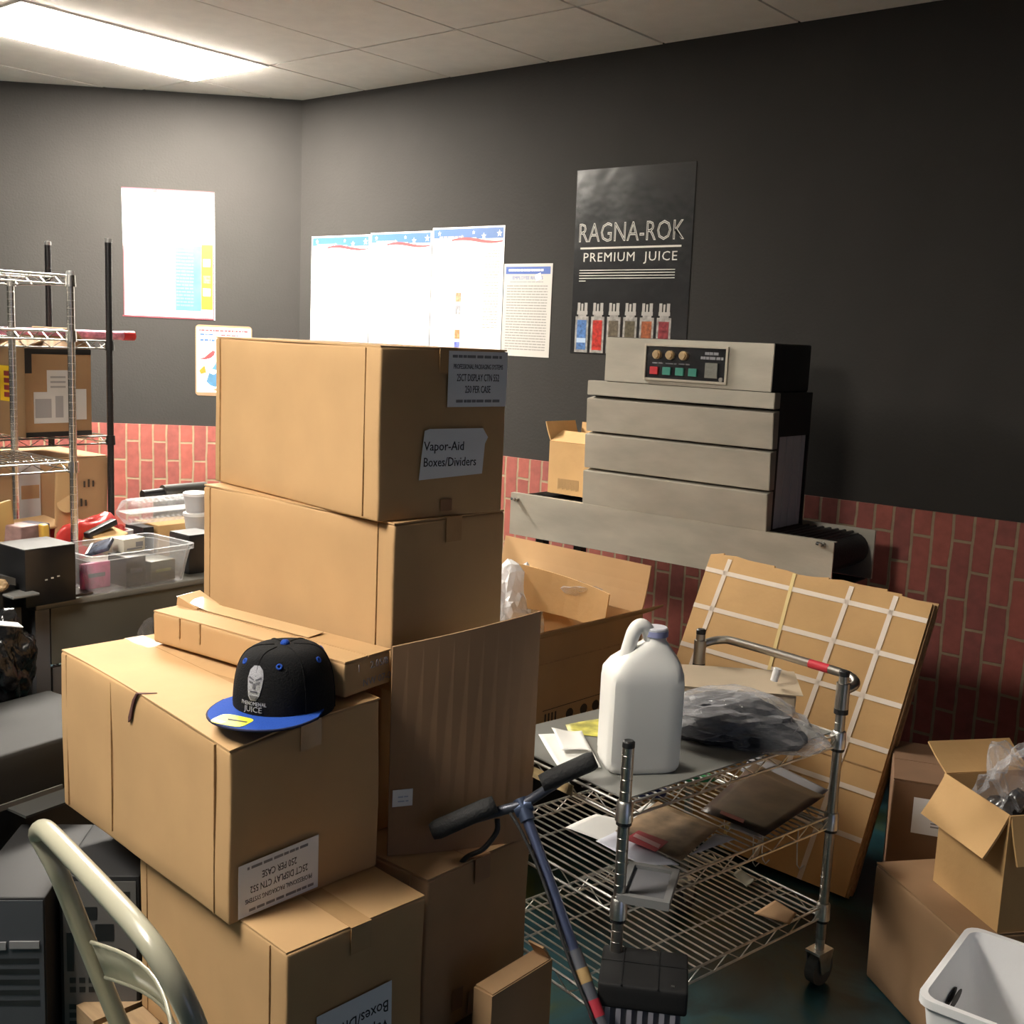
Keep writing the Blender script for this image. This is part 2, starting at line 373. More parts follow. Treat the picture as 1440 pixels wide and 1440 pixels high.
# black glossy poster
RG = mat('black_poster_gloss', (.012, .012, .013), .22, var=0, bump=.55, bscale=4.2, spec=.8)
P0 = Vector((-3.122, WY-.001, 1.553)); w, h = .612, .806
PM = wallframe(P0, (1, 0, .004))
p = sheet('wall_poster', PM, w, h, RG, 'tall glossy black poster with silver lettering and six bottles along its foot', 'poster', skew=.006)
SILV = mat('silver_print', (.50, .47, .42), .5)
def outline(body, size, x, y, sx, d=.0036):       # letters drawn as silver outlines: silver letter, black core
    text(body, size, T(x, y, .0013), SILV, p, 'lettering', sx=sx, ext=.0002)
    # black core made of the same letters a little thinner
    c = bpy.data.curves.new('txt', 'FONT'); c.body = body; c.size = size; c.align_x = 'CENTER'; c.align_y = 'CENTER'; c.extrude = .0002; c.offset = -d; c.resolution_u = 2
    t = bpy.data.objects.new('txt', c); me = bpy.data.meshes.new_from_object(t); bpy.data.objects.remove(t); me.name = 'lettering_core'
    for v in me.vertices: v.co.x *= sx
    me.materials.clear(); me.materials.append(mat('poster_black', (.013, .013, .014), .4)); o = bpy.data.objects.new('lettering_core', me); COL.objects.link(o); o.parent = p; o.matrix_basis = T(x, y, .0018)
outline('RAGNA-ROK', .118, w*.485, h*.655, .80)
bm = B(); quad2(bm, I4, w*.06, w*.92, h*.572, h*.582, .0012, .0003); obj('rule_line', bm, SILV, p)
text('PREMIUM  JUICE', .056, T(w*.49, h*.525), SILV, p, 'lettering', sx=1.12, space=1.12)
bm = B()
for k in range(5): quad2(bm, I4, w*.06, w*(.12 if k == 4 else .88), h*(.455-k*.0145), h*(.455-k*.0145)+.0035, .0012, .0003)
obj('print', bm, SILV, p)
GLASSP = mat('printed_glass', (.24, .225, .21), .35, var=.45, vscale=45)
for k, (c1, c2) in enumerate((((.10, .22, .50), (.10, .25, .5)), ((.55, .04, .03), (.6, .06, .04)), ((.16, .13, .09), (.30, .08, .05)), ((.13, .11, .07), (.30, .15, .05)), ((.40, .12, .05), (.3, .06, .06)), ((.30, .04, .05), (.22, .07, .12)))):
    x = w*(.105+k*.142); z0 = h*.006; bw = .036
    bm = B(); quad2(bm, I4, x-bw, x+bw, z0, h*.205, .0012, .0003); quad2(bm, I4, x-bw*.62, x+bw*.62, h*.205, h*.225, .0012, .0003); b = obj('bottle_picture', bm, GLASSP, p)
    bm = B(); quad2(bm, I4, x-bw*.72, x+bw*.72, z0+.012, h*.185, .0016, .0003); obj('liquid_picture', bm, mat('liquid_%d' % k, tuple(v*.6 for v in c1), .3, var=.5, vscale=70), b)
    bm = B(); quad2(bm, I4, x-bw*.8, x+bw*.8, h*.215, h*.235, .0016, .0003); quad2(bm, I4, x-bw*.75, x-bw*.35, h*.235, h*.28, .0016, .0003); quad2(bm, I4, x+bw*.3, x+bw*.75, h*.235, h*.28, .0016, .0003); quad2(bm, I4, x-bw*.2, x+bw*.1, h*.235, h*.275, .0016, .0003); obj('cap_picture', bm, mat('cap_silver', (.30, .28, .26), .4), b)
    if k % 5 == 0: bm = B(); quad2(bm, I4, x-bw*.7, x+bw*.7, h*.06, h*.085, .002, .0003); obj('label_picture', bm, mat('pale_blue_print', (.35, .45, .6), .4), b)
# posters on the canted wall
LX = -CDIR
q = CM.translation+CDIR*.965+CN*.001; q.z = 1.637; w, h = .495, .695
p = sheet('notice_poster', wallframe(q, LX), w, h, GLOSSP, 'big white poster with red edges and a blue and yellow panel on the canted wall', 'poster', skew=.012)
bm = B()
for a in ((0, w, h-.008, h), (0, w, 0, .009), (w-.006, w, 0, h), (0.006, .012, 0, h)): quad2(bm, I4, *a, .0012, .0003)
obj('red_border', bm, mat('pink_red_print', (.14, .025, .035), .5), p)
bm = B(); quad2(bm, I4, .008, .16, h-.04, h-.006, .0016, .0003); f = obj('flag_picture', bm, mat('flag_blue', (.08, .10, .36), .5), p)
bm = B()
for k in range(6): star(bm, I4, .022+.024*k, h-.016-(k % 2)*.013, .008, .002)
obj('star', bm, WHITE, f)
bm = B(); quad2(bm, I4, .165, .19, h-.02, h-.006, .0016, .0003); obj('red_tip', bm, REDP, p)
obj('print', bars(I4, 2, .30, .42, h-.02, .013, .007, 2, .0012), BLUE, p)
bm = B(); quad2(bm, I4, .285, .48, h-.095, h-.052, .0012, .0003); o = obj('heading_panel', bm, mat('heading_blue', (.05, .065, .20), .5), p)
obj('print', bars(I4, 2, .29, .475, h-.073, .02, .012, 12, .0016), WHITE, o)
bm = B(); quad2(bm, I4, .285, .425, .045, .40, .0012, .0003); o = obj('blue_panel', bm, LBLUE, p)
obj('print', bars(I4, 18, .29, .385, .385, .0185, .009, 13, .0016), mat('pale_cyan_print', (.10, .20, .22), .5), o)
bm = B(); quad2(bm, I4, .425, .488, .055, .41, .0012, .0003); o = obj('yellow_panel', bm, YELLOW, p)
for k, (c, y) in enumerate((((.15, .17, .3), .29), ((.45, .15, .08), .20), ((.25, .3, .5), .13))):
    bm = B(); quad2(bm, I4, .435, .475, y, y+.042, .0016, .0003); obj('picture', bm, mat('clip_print_%d' % k, c, .5, var=.6, vscale=90), o)
# small picture sign, its right side behind the top carton
q = CM.translation+CDIR*.572+CN*.001; q.z = 1.215; w, h = .31, .395
p = sheet('picture_sign', wallframe(q, LX), w, h, mat('tan_card', (.22, .135, .075), .6), 'small tan framed picture sign with a red bird, half hidden by the top carton', 'sign', r=.02)
bm = B(); quad2(bm, I4, .008, w-.008, .02, h-.012, .0012, .0003); o = obj('picture_field', bm, mat('cream_print', (.82, .78, .66), .6), p)
obj('print', bars(I4, 1, .02, w-.02, h-.035, .01, .010, 21, .0016), REDP, o)
obj('print', bars(I4, 1, .025, .10, h-.058, .01, .010, 22, .0016), BLUE, o); obj('print', bars(I4, 1, .14, .24, h-.058, .01, .008, 23, .0016), REDP, o)
obj('print', bars(I4, 1, .025, .11, h-.09, .01, .012, 24, .0016), BLUE, o)
bm = B(); poly_prism(bm, [(.012, .205, .0016), (.05, .215, .0016), (.068, .232, .0016), (.095, .255, .0016), (.108, .25, .0016), (.104, .23, .0016), (.085, .212, .0016), (.055, .203, .0016)], (0, 0, .0003)); obj('red_bird', bm, REDP, o)
bm = B(); poly_prism(bm, [(.09, .15, .0016), (.12, .20, .0016), (.17, .21, .0016), (.19, .17, .0016), (.15, .14, .0016)], (0, 0, .0003)); poly_prism(bm, [(.06, .08, .0016), (.075, .13, .0016), (.10, .12, .0016), (.13, .14, .0016), (.15, .09, .0016), (.11, .05, .0016), (.08, .06, .0016)], (0, 0, .0003)); obj('blue_shape', bm, LBLUE, o)
bm = B(); poly_prism(bm, [(.02, .14, .0016), (.05, .17, .0016), (.06, .13, .0016), (.03, .12, .0016)], (0, 0, .0003)); poly_prism(bm, [(.16, .06, .0016), (.22, .10, .0016), (.26, .05, .0016), (.2, .03, .0016)], (0, 0, .0003)); obj('yellow_shape', bm, YELLOW, o)
bm = B(); poly_prism(bm, [(.09, .035, .0016), (.15, .055, .0016), (.16, .045, .0016), (.12, .028, .0016)], (0, 0, .0003)); obj('brown_shape', bm, mat('brown_print', (.35, .15, .06), .6), o)

# ================================================================== SHRINK TUNNEL ON ITS CONVEYOR (against the right wall)
mt = thing('shrink_tunnel', 'big stainless steel shrink tunnel on a conveyor against the dark wall', 'machine', (-2.25, 3.78, 0))
def L(bmz): return Matrix.Translation((2.25, -3.78, 0))
ML = Matrix.Translation((2.25, -3.78, 0))
def mobj(name, bm, m, par=None, **k):
    for v in bm.verts: v.co = ML @ v.co
    return obj(name, bm, m, par or mt, **k)
cx0, cx1, cz0, cz1 = -2.985, -1.548, .79, .966
bm = B(); box(bm, cx0, cx1, 3.60, 3.606, cz0, cz1); box(bm, cx0, cx1, 3.606, 3.625, cz1-.004, cz1); mobj('front_panel', bm, STEEL)
bm = B(); box(bm, cx0, cx1, 3.955, 3.965, cz0, cz1+.005); mobj('rear_panel', bm, STEEL)
bm = B(); box(bm, cx0+.03, cx1-.06, 3.63, 3.95, cz1-.03, cz1-.012); box(bm, cx0+.03, cx1-.06, 3.63, 3.95, cz1-.13, cz1-.12)
for k in range(46): cyl(bm, (cx0+.05+k*.029, 3.635, cz1-.010), (cx0+.05+k*.029, 3.945, cz1-.010), .006, 6)
mobj('roller_belt', bm, BLACKM)
for x in (cx0+.05, cx1-.075):
    bm = B(); cyl(bm, (x, 3.61, cz1-.070), (x, 3.95, cz1-.070), .058, 20); mobj('end_roller', bm, RUBBER, smooth=40)
for px, py in ((728, 702), (1158, 765)):
    c = at(px, py, y=3.6); bm = B(); cyl(bm, c, c+Vector((0, -.012, 0)), .009, 12); cyl(bm, c+Vector((0, -.012, 0)), c+Vector((0, -.03, 0)), .005, 10)
    b = mobj('belt_bolt', bm, CHROME, smooth=40)
    bm = B(); cyl(bm, c+Vector((-.016, -.022, .003)), c+Vector((.004, -.022, 0)), .006, 8); mobj('knob', bm, BLACK, b)
bm = B(); box(bm, cx0+.02, cx1-.02, 3.615, 3.95, cz0-.004, cz0); mobj('under_tray', bm, STEELD)
for x in (cx0+.12, cx1-.16):
    for y in (3.63, 3.90):
        bm = B(); box(bm, x, x+.04, y, y+.04, .0, cz0-.004); mobj('leg', bm, STEELD)
bm = B(); box(bm, cx0+.16, cx1-.16, 3.64, 3.66, .22, .25); box(bm, cx0+.16, cx1-.16, 3.91, 3.93, .22, .25); mobj('stretcher', bm, STEELD)
# oven body: three pressed panels, a strip and a hood
hx0, hx1 = -2.615, -1.805; yb = 3.90
zz = [cz1, 1.112, 1.258, 1.398]
for k in range(3):
    t0 = .006*k
    bm = B(); hexa(bm, [(hx0, 3.602, zz[k]), (hx1, 3.602, zz[k]), (hx0, 3.64, zz[k]), (hx1, 3.64, zz[k]),
                        (hx0+.002, 3.594, zz[k+1]-.012), (hx1-.002, 3.594, zz[k+1]-.012), (hx0+.002, 3.64, zz[k+1]-.004), (hx1-.002, 3.64, zz[k+1]-.004)])
    bmesh.ops.bevel(bm, geom=bm.edges[:], offset=.002, segments=2, affect='EDGES'); mobj('pressed_panel', bm, STEEL)
bm = B(); box(bm, hx0+.002, hx1-.002, 3.594, 3.64, 1.400, 1.456); bmesh.ops.bevel(bm, geom=bm.edges[:], offset=.002, segments=2, affect='EDGES'); mobj('front_strip', bm, STEEL)
bm = B(); box(bm, hx0+.004, hx1-.004, 3.642, yb, 1.30, 1.456); box(bm, hx0+.004, hx1-.004, yb-.01, yb, cz1, 1.30); box(bm, hx0+.004, hx1-.004, 3.642, 3.66, cz1, 1.30); box(bm, hx0+.004, hx0+.03, yb-.06, yb-.01, cz1, 1.3)
mobj('oven_body', bm, STEELD)
c0 = at(1100, 600, x=hx1); c1 = at(1136, 600, x=hx1)
bm = B()
for k in range(7):
    a = 3.665+.030*k; box(bm, hx1-.010-.002*(k % 2), hx1-.007-.002*(k % 2), a, a+.029, cz1+.002, 1.30)
mobj('heat_curtain', bm, mat('grey_silicone', (.50, .50, .53), .5, bump=.3, bscale=9))
bm = B()
for k in range(7):
    a = 3.665+.030*k; box(bm, hx0+.008, hx0+.011, a, a+.029, cz1+.002, 1.30)
mobj('heat_curtain', bm, MATS['grey_silicone'])
gx0, gx1 = -2.535, -1.822
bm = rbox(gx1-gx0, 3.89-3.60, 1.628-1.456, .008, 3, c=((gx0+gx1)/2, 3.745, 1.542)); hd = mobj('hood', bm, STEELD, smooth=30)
bm = B(); box(bm, gx0+.001, gx1-.001, 3.5935, 3.602, 1.458, 1.626); bmesh.ops.bevel(bm, geom=bm.edges[:], offset=.002, segments=2, affect='EDGES'); mobj('hood_front', bm, STEEL, hd)
# control panel in the hood
A0, A1 = at(912, 489, y=3.598), at(1021, 534, y=3.598)
w, h = A1.x-A0.x, .118; o0 = Vector((A0.x, 3.5915, 1.482))
CPM = ML @ wallframe(o0, RX)
bm = B(); quad2(bm, I4, 0, w, 0, h, -.002, .004); cp = obj('control_panel', bm, mat('panel_black', (.012, .012, .015), .25), mt, mw=CPM)
bm = B()
for a in ((-.008, w+.008, h, h+.008), (-.008, w+.008, -.008, 0), (-.008, 0, 0, h), (w, w+.008, 0, h)): quad2(bm, I4, *a, -.001, .009)
obj('bezel', bm, mat('bright_steel', (.6, .55, .46), .35, metal=.6), cp)
for k in range(3):
    c = Vector((w*(.145+.17*k), h*.74, 0)); bm = B(); cyl(bm, c, c+Vector((0, 0, .014)), .017, 20); cyl(bm, c+Vector((0, 0, .014)), c+Vector((0, 0, .022)), .013, 20)
    kb = obj('knob', bm, mat('brass_knob', (.62, .45, .26), .3, metal=.6), cp, smooth=40)
    obj('print', bars(I4, 1, c.x-.022, c.x+.028, h*.46, .01, .004, k, .0024), INKG, cp)
for k in range(4):
    x = w*(.075+.165*k); bm = B(); box(bm, x-.004, x+.030, h*.12, h*.36, .002, .010)
    obj('rocker_switch', bm, mat('switch_red', (.45, .03, .04), .3) if k == 0 else mat('switch_green', (.05, .22, .17), .3), cp)
bm = B(); quad2(bm, I4, w*.755, w*.905, h*.10, h*.56, .002, .004); o = obj('meter', bm, mat('meter_grey', (.16, .16, .14), .4, bump=.3, bscale=120), cp)
obj('print', bars(I4, 1, w*.74, w*.92, h*.80, .01, .010, 31, .0024), INKG, cp); obj('print', bars(I4, 1, w*.69, w*.97, h*.66, .01, .010, 32, .0024), INKG, cp)
bm = B(); c = Vector((w*.955, h*.07, .002)); cyl(bm, c, c+Vector((0, 0, .005)), .008, 12); obj('screw', bm, CHROME, cp)
# coil of black cable on the conveyor
bm = B(); c = at(800, 691, z=cz1+.012)
c.y = max(c.y, 3.66)
tube(bm, [c+Vector((.055*math.cos(a)+.02*math.sin(3*a), .03*math.sin(a), .0032*math.sin(2*a)+.002*k/8)) for k, a in enumerate([i*math.pi/8 for i in range(40)])], .005, 6)
tag(obj('cable_coil', bm, RUBBER, smooth=True), 'loop of black cable lying on the conveyor by the small open box', 'cable')

# ================================================================== CARTONS (general builders)
def open_carton(name, label, N, yaw, w, d, h, flaps, m=CARD, th=.005, group=None, cat='box', inner=None):
    """open box; N = near top corner; w runs along yaw, d along yaw-90; flaps: side -> (length, lean out in degrees)"""
    ex = Vector((-math.cos(yaw), -math.sin(yaw), 0)); ey = Vector((math.cos(yaw-math.pi/2), math.sin(yaw-math.pi/2), 0))
    c = Vector(N)-ex*w/2+ey*d/2; t = thing(name, label, cat, (c.x, c.y, N[2]-h), yaw-math.pi, group)
    bm = B(); a, b = w/2, d/2
    box(bm, -a, a, -b, -b+th, 0, h); box(bm, -a, a, b-th, b, 0, h); box(bm, -a, -a+th, -b+th, b-th, 0, h); box(bm, a-th, a, -b+th, b-th, 0, h)
    box(bm, -a+th, a-th, -b+th, b-th, 0, th); obj('body', bm, m, t)
    for s, (l, ang) in flaps.items():
        g = R_(ang); bm = B(); nseg = 5
        nrm = {'+x': Vector((1, 0, 0)), '-x': Vector((-1, 0, 0)), '+y': Vector((0, 1, 0)), '-y': Vector((0, -1, 0))}[s[:2]]
        tan = Vector((-nrm.y, nrm.x, 0)); half = (b if s[1] == 'x' else a)-.004; off = (a if s[1] == 'x' else b)
        hinge = nrm*(off-th/2)+Vector((0, 0, h))
        dirv = nrm*math.sin(g)+Vector((0, 0, math.cos(g))); out = nrm*math.cos(g)-Vector((0, 0, math.sin(g)))
        for k in range(nseg):
            q = []
            for tt in (k/nseg, (k+1)/nseg):
                bow = out*.012*math.sin(math.pi*tt)*l*2
                for sg in (-1, 1): q.append((hinge+dirv*l*tt+bow+tan*half*sg, out))
            i = [q[0][0]-q[0][1]*th/2, q[1][0]-q[1][1]*th/2, q[0][0]+q[0][1]*th/2, q[1][0]+q[1][1]*th/2, q[2][0]-q[2][1]*th/2, q[3][0]-q[3][1]*th/2, q[2][0]+q[2][1]*th/2, q[3][0]+q[3][1]*th/2]
            hexa(bm, i)
        bmesh.ops.remove_doubles(bm, verts=bm.verts[:], dist=.0002)
        obj('flap', bm, m, t)
    return t
def carton(name, label, N, yaw, w, d, h, m=CARD, group=None, amp=.004, seed=0, lift=0, seams=True, tape_top=True, dent=None):
    """closed shipping carton; N = near top corner, w along yaw (lit side), d along yaw-90 (end)"""
    ex = Vector((-math.cos(yaw), -math.sin(yaw), 0)); ey = Vector((math.cos(yaw-math.pi/2), math.sin(yaw-math.pi/2), 0))
    c = Vector(N)-ex*w/2+ey*d/2; t = thing(name, label, 'box', (c.x, c.y, N[2]-h), yaw-math.pi, group)
    t['w'], t['d'], t['h'] = w, d, h
    bm = rbox(w, d, h-.004, .006, 10, amp, seed, c=(0, 0, (h-.004)/2), fn=dent)
    for v in bm.verts:
        if v.co.z < .02: v.co.z = max(v.co.z, 0)
    obj('body', bm, m, t, smooth=35)
    for s in (-1, 1):           # the two long top flaps, meeting along the middle
        bm = B(); n = 10
        for k in range(n):
            x0, x1 = -w/2+.002+(w-.004)*k/n, -w/2+.002+(w-.004)*(k+1)/n
            zl = [h-.0035+lift*max(0, (x-w*.05)/(w*.45))**2*(1 if s < 0 else .4) for x in (x0, x1)]
            y0, y1 = (-d/2+.001, -.0015) if s < 0 else (.0015, d/2-.001)
            edge = [0, 0]
            za = [h-.0035]*2
            e0 = (za if s < 0 else zl); e1 = (zl if s < 0 else za)
            hexa(bm, [(x0, y0, e0[0]), (x1, y0, e0[1]), (x0, y1, e1[0]), (x1, y1, e1[1]), (x0, y0, e0[0]+.0035), (x1, y0, e0[1]+.0035), (x0, y1, e1[0]+.0035), (x1, y1, e1[1]+.0035)])
        bmesh.ops.remove_doubles(bm, verts=bm.verts[:], dist=.0002); obj('top_flap', bm, m, t)
    if seams:                   # glued joint on the lit side, near both corners
        for x in (w/2-.052, -w/2+.030):
            bm = B(); box(bm, x, x+.0015, -d/2-.0030, -d/2+.004, .006, h-.006); obj('glue_seam', bm, CARDE, t)
    if tape_top:
        bm = B(); box(bm, -w/2-.001, w/2+.0055, -.024, .024, h+.0002, h+.0008); box(bm, w/2+.0045, w/2+.0055, -.024, .024, h-.055, h+.0002); obj('tape', bm, TAPEB if m is CARD2 else TAPE, t)
    return t
def endframe(t, y, z, off=.0058, flip=False):     # frame on the +x end of a carton, origin at fractions of the end
    w, d, h = t['w'], t['d'], t['h']; o = Vector((w/2+off, -d/2+y*d, z*h))
    return frame(o, (0, -1, 0), (0, 0, -1)) if flip else frame(o, (0, 1, 0), (0, 0, 1))
def sticker(t, y0, y1, z0, z1, m=LABEL, rot=0, wavy=0, cut=False):
    w, d, h = t['w'], t['d'], t['h']; sw, sh = (y1-y0)*d, (z1-z0)*h
    mw = endframe(t, (y0+y1)/2, (z0+z1)/2) @ Matrix.Rotation(rot, 4, 'Z')
    bm = B(); a, b = sw/2, sh/2
    if cut:                     # torn top edge
        poly_prism(bm, [(-a-.004, -b-.004, 0), (a-.008, -b+.006, 0), (a-.004, b*.35, 0), (a+.004, b*.62, 0), (a-.012, b, 0), (-a+.02, b-.002, 0), (-a+.006, b-.006, 0)], (0, 0, .0006))
    else: quad2(bm, I4, -a, a, -b, b, 0, .0006)
    return obj('label', bm, m, t, mw=mw), sw, sh
def case_label(t, y0, y1, z0, z1, flip, rot=0):
    o, sw, sh = sticker(t, y0, y1, z0, z1, rot=rot); F = Matrix.Rotation(math.pi, 4, 'Z') if flip else I4
    obj('print', bars(F, 1, -sw*.44, sw*.40, sh*.38, .01, sh*.05, 41, .0007), INKG, o)
    text('PROFESSIONAL PACKAGING SYSTEMS', sh*.125, F @ T(0, sh*.22, .0008), INK, o, sx=sw*.92/(sh*.125*18.6))
    text('25CT DISPLAY CTN 552', sh*.185, F @ T(0, sh*.02, .0008), INK, o, sx=sw*.80/(sh*.185*11.6))
    text('250 PER CASE', sh*.185, F @ T(0, -sh*.19, .0008), INK, o, sx=sw*.50/(sh*.185*6.9))
    obj('print', bars(F, 1, -sw*.36, sw*.40, -sh*.42, .01, sh*.05, 42, .0007), INKG, o)

# ================================================================== THE STACK OF CARTONS ON ITS PALLET
K = .92
def sc(x, y, z): return (x*K, y*K, CH-(CH-z)*K)
PZ = CH-CH*K                                 # 0.128: top of the pallet
WOOD = mat('pallet_wood', (.30, .20, .11), .8, var=.2, vscale=8, stretch=(1, 8, 8))
t = thing('pallet', 'low wooden pallet under the tall stack of cartons', 'pallet', (-1.88, 1.53, 0), R_(-4))
for y in (-.36, 0, .33):
    bm = B(); box(bm, -.22, .36, y-.03, y+.03, 0, PZ-.022); obj('bearer', bm, WOOD, t)
for k in range(6):
    bm = B(); box(bm, -.22+.099*k, -.22+.099*k+.08, -.39, .36, PZ-.022, PZ-.001); obj('deck_board', bm, WOOD, t)
GS = 'big shipping cartons stacked on the pallet'
bx = {}
def stack(key, label, N, yaw, w, d, h, **k):
    bx[key] = carton('shipping_carton', label, sc(*N), R_(yaw), w*K, d*K, h*K, group=GS, **k); return bx[key]
stack('A', 'topmost carton of the tall stack, with two paper labels on its dark end', (-1.842, 1.746, 1.575), 171.8, .782, .379, .399, seed=1, tape_top=True, amp=.003)
stack('B', 'plain unlabelled carton directly under the topmost carton', (-1.809, 1.772, 1.175), 178, .775, .374, .399, seed=2, amp=.003)
stack('S', 'carton hidden behind the tall upright cardboard sheet', (-1.87, 1.80, .775), 178, .70, .36, .372, seed=3)
stack('E', 'bottom carton under the cardboard sheet, right of the stack front', (-1.612, 1.712, .40), 178.6, .76, .352, .399, m=CARD2, seed=4)
def dentC(p):       # the crushed upper edge of the carton below the cap
    g = math.exp(-((p.x+.215)/.07)**2-((p.z-.37)/.07)**2)
    if p.y < -.1: p.y += .018*g
    if p.z > .3: p.z -= .012*math.exp(-((p.x+.215)/.09)**2-((p.y+.18)/.06)**2)
    return p
stack('C', 'dented carton carrying the black and blue cap, upside down label on its end', (-1.772, 1.296, .80), 175.3, .775, .383, .399, seed=5, amp=.005, lift=.006, dent=None)
stack('F', 'lowest front carton, under the dented one, with an upside down divider label', (-1.600, 1.305, .40), 174.8, .60, .357, .399, seed=6, amp=.004)
# labels on the ends
case_label(bx['A'], .50, .985, .655, .985, False)
o, sw, sh = sticker(bx['A'], .31, .83, .235, .53, m=LABEL, rot=-.02, cut=True)
text('Vapor-Aid', sh*.26, T(-sw*.47, sh*.13, .0009), INK, o, ax='LEFT', sx=.95); text('Boxes/Dividers', sh*.26, T(-sw*.47, -sh*.19, .0009), INK, o, ax='LEFT', sx=.86)
case_label(bx['C'], .045, .56, .03, .335, True, rot=0)
o, sw, sh = sticker(bx['F'], .20, .74, .10, .60, m=LABEL, rot=.02)
RF = Matrix.Rotation(math.pi, 4, 'Z')
text('Boxes/Dividers', sh*.19, RF @ T(-sw*.46, -sh*.24, .0009), INK, o, ax='LEFT', sx=.80); text('Vapor-Aid', sh*.19, RF @ T(-sw*.46, -sh*.02, .0009), INK, o, ax='LEFT', sx=.9)
for key, y, z, w_, h_ in (('A', .52, .07, .09, .07), ('E', .30, .17, .10, .13), ('E', .47, .10, .13, .15)):
    tt = bx[key]; bm = B(); quad2(bm, endframe(tt, y, z, .0052), -w_*tt['d']/2, w_*tt['d']/2, -h_*tt['h']/2, h_*tt['h']/2, 0, .0006); obj('tape', bm, TAPEB, tt)
# torn slit in the dented carton
tt = bx['C']; w, d, h = tt['w'], tt['d'], tt['h']
bm = B(); sh_ = .235; pts = [(x+sh_, -d/2-.0052, z*h) for x, z in ((-.262, .80), (-.250, .83), (-.243, .90), (-.232, .965), (-.222, 1.0), (-.228, 1.0), (-.243, .95), (-.254, .88), (-.262, .83))]
poly_prism(bm, [(x, y, z) for x, y, z in pts], (0, .004, 0))
poly_prism(bm, [(-.228+sh_, -d/2-.003, h+.0006), (-.218+sh_, -d/2-.003, h+.0006), (-.200+sh_, -d/2+.028, h+.0006), (-.204+sh_, -d/2+.028, h+.0006)], (0, 0, .0008))
obj('tear', bm, mat('tear_dark', (.09, .035, .03), .9), tt)
bm = B(); box(bm, -.110, -.1088, -d/2-.0036, -d/2, .02, h*.97); obj('crease', bm, CARDE, tt)
# the dented carton sags towards its near corner: everything on it follows
def sag(o, m_):
    for c_ in o.children:
        mm = m_ @ c_.matrix_basis; mi = mm.inverted()
        for v in c_.data.vertices:
            p = mm @ v.co; a = min(1, max(0, (p.x+.30)/(w/2+.30))); b = min(1, max(0, (d*.30-p.y)/(d*.80)))
            p.z -= (a**1.6)*(b**1.2)*(.008+.022*p.z/h); v.co = mi @ p
        sag(c_, mm)
sag(bx['C'], Matrix.Identity(4))
# thin upright sheet
CRN = [(-1.62, 1.592, PZ+.369), (-1.455, 1.874, PZ+.369), (-1.462, 1.884, 1.018), (-1.612, 1.583, .962)]
t = thing('cardboard_sheet', 'tall brown cardboard sheet standing upright in front of the stack, small white sticker', 'cardboard', (-1.555, 1.755, PZ+.369))
off = Vector((-1.555, 1.755, PZ+.369)); q = [Vector(p)-off for p in CRN]
bm = B(); n = 10; nrm = (q[1]-q[0]).cross(q[3]-q[0]).normalized()
for i in range(n):
    pp = []
    for s in (i/n, (i+1)/n):
        bow = nrm*(.010*math.sin(math.pi*s))
        pp += [q[0].lerp(q[1], s)+bow, q[3].lerp(q[2], s)+bow]
    hexa(bm, [pp[0]-nrm*.006, pp[2]-nrm*.006, pp[0], pp[2], pp[1]-nrm*.006, pp[3]-nrm*.006, pp[1], pp[3]])
bmesh.ops.remove_doubles(bm, verts=bm.verts[:], dist=.0002); obj('panel', bm, mat('kraft_board', (.30, .175, .095), .8, var=.12, vscale=4), t)
F = frame(q[0].lerp(q[1], .075)+(q[3]-q[0])*.285+nrm*.004, q[1]-q[0], q[3]-q[0])
bm = B(); quad2(bm, F, -.018, .026, -.020, .018, 0, .0006); o = obj('small_label', bm, LABEL, t)
obj('print', bars(F, 2, -.006, .018, .0, .010, .003, 4, .0008), mat('faint_blue_ink', (.42, .48, .62), .6), t)
# long narrow carton
lc = carton('long_carton', 'long narrow carton lying on the dented carton behind the cap', sc(-1.775, 1.600, .889), R_(184.5), .665*K, .152*K, .081*K, amp=.003, seed=9, seams=False, tape_top=False)
w, d, h = lc['w'], lc['d'], lc['h']
bm = B()
for k in range(12):
    xa, xb = -w/2-.01+(w*.72)*k/12, -w/2-.01+(w*.72)*(k+1)/12; f = lambda x: h+.002+(.016*max(0, (-w/2+.10-x)/.11) if x < -w/2+.10 else .0)
    hexa(bm, [(xa, .005, f(xa)), (xb, .005, f(xb)), (xa, .052, f(xa)+.003), (xb, .052, f(xb)+.003), (xa, .005, f(xa)+.001), (xb, .005, f(xb)+.001), (xa, .052, f(xa)+.004), (xb, .052, f(xb)+.004)])
obj('packing_tape', bm, mat('shiny_tape', (.58, .40, .22), .15), lc)
bm = B(); hexa(bm, [(-w/2-.004, .0, h-.004), (-w/2+.07, .0, h+.001), (-w/2-.004, .066, h-.004), (-w/2+.07, .066, h+.001), (-w/2+.0, .0, h+.022), (-w/2+.07, .0, h+.004), (-w/2+.0, .066, h+.026), (-w/2+.07, .066, h+.004)]); obj('raised_flap', bm, CARD, lc)
for x in (-.21, -.14):
    bm = B(); box(bm, x, x+.004, -d/2-.0036, -d/2, h*.35, h*.98); obj('scuff', bm, CARDE, lc)
E_ = endframe(lc, .5, .5, .0042)
for a in (-.035, .012, .04):
    text(('1', '2.0', '5/8')[0 if a < 0 else 1 if a < .03 else 2], .022, E_ @ T(a, .018), INKG, lc)
text('NW 07-0', .022, E_ @ T(.02, -.016), INKG, lc)
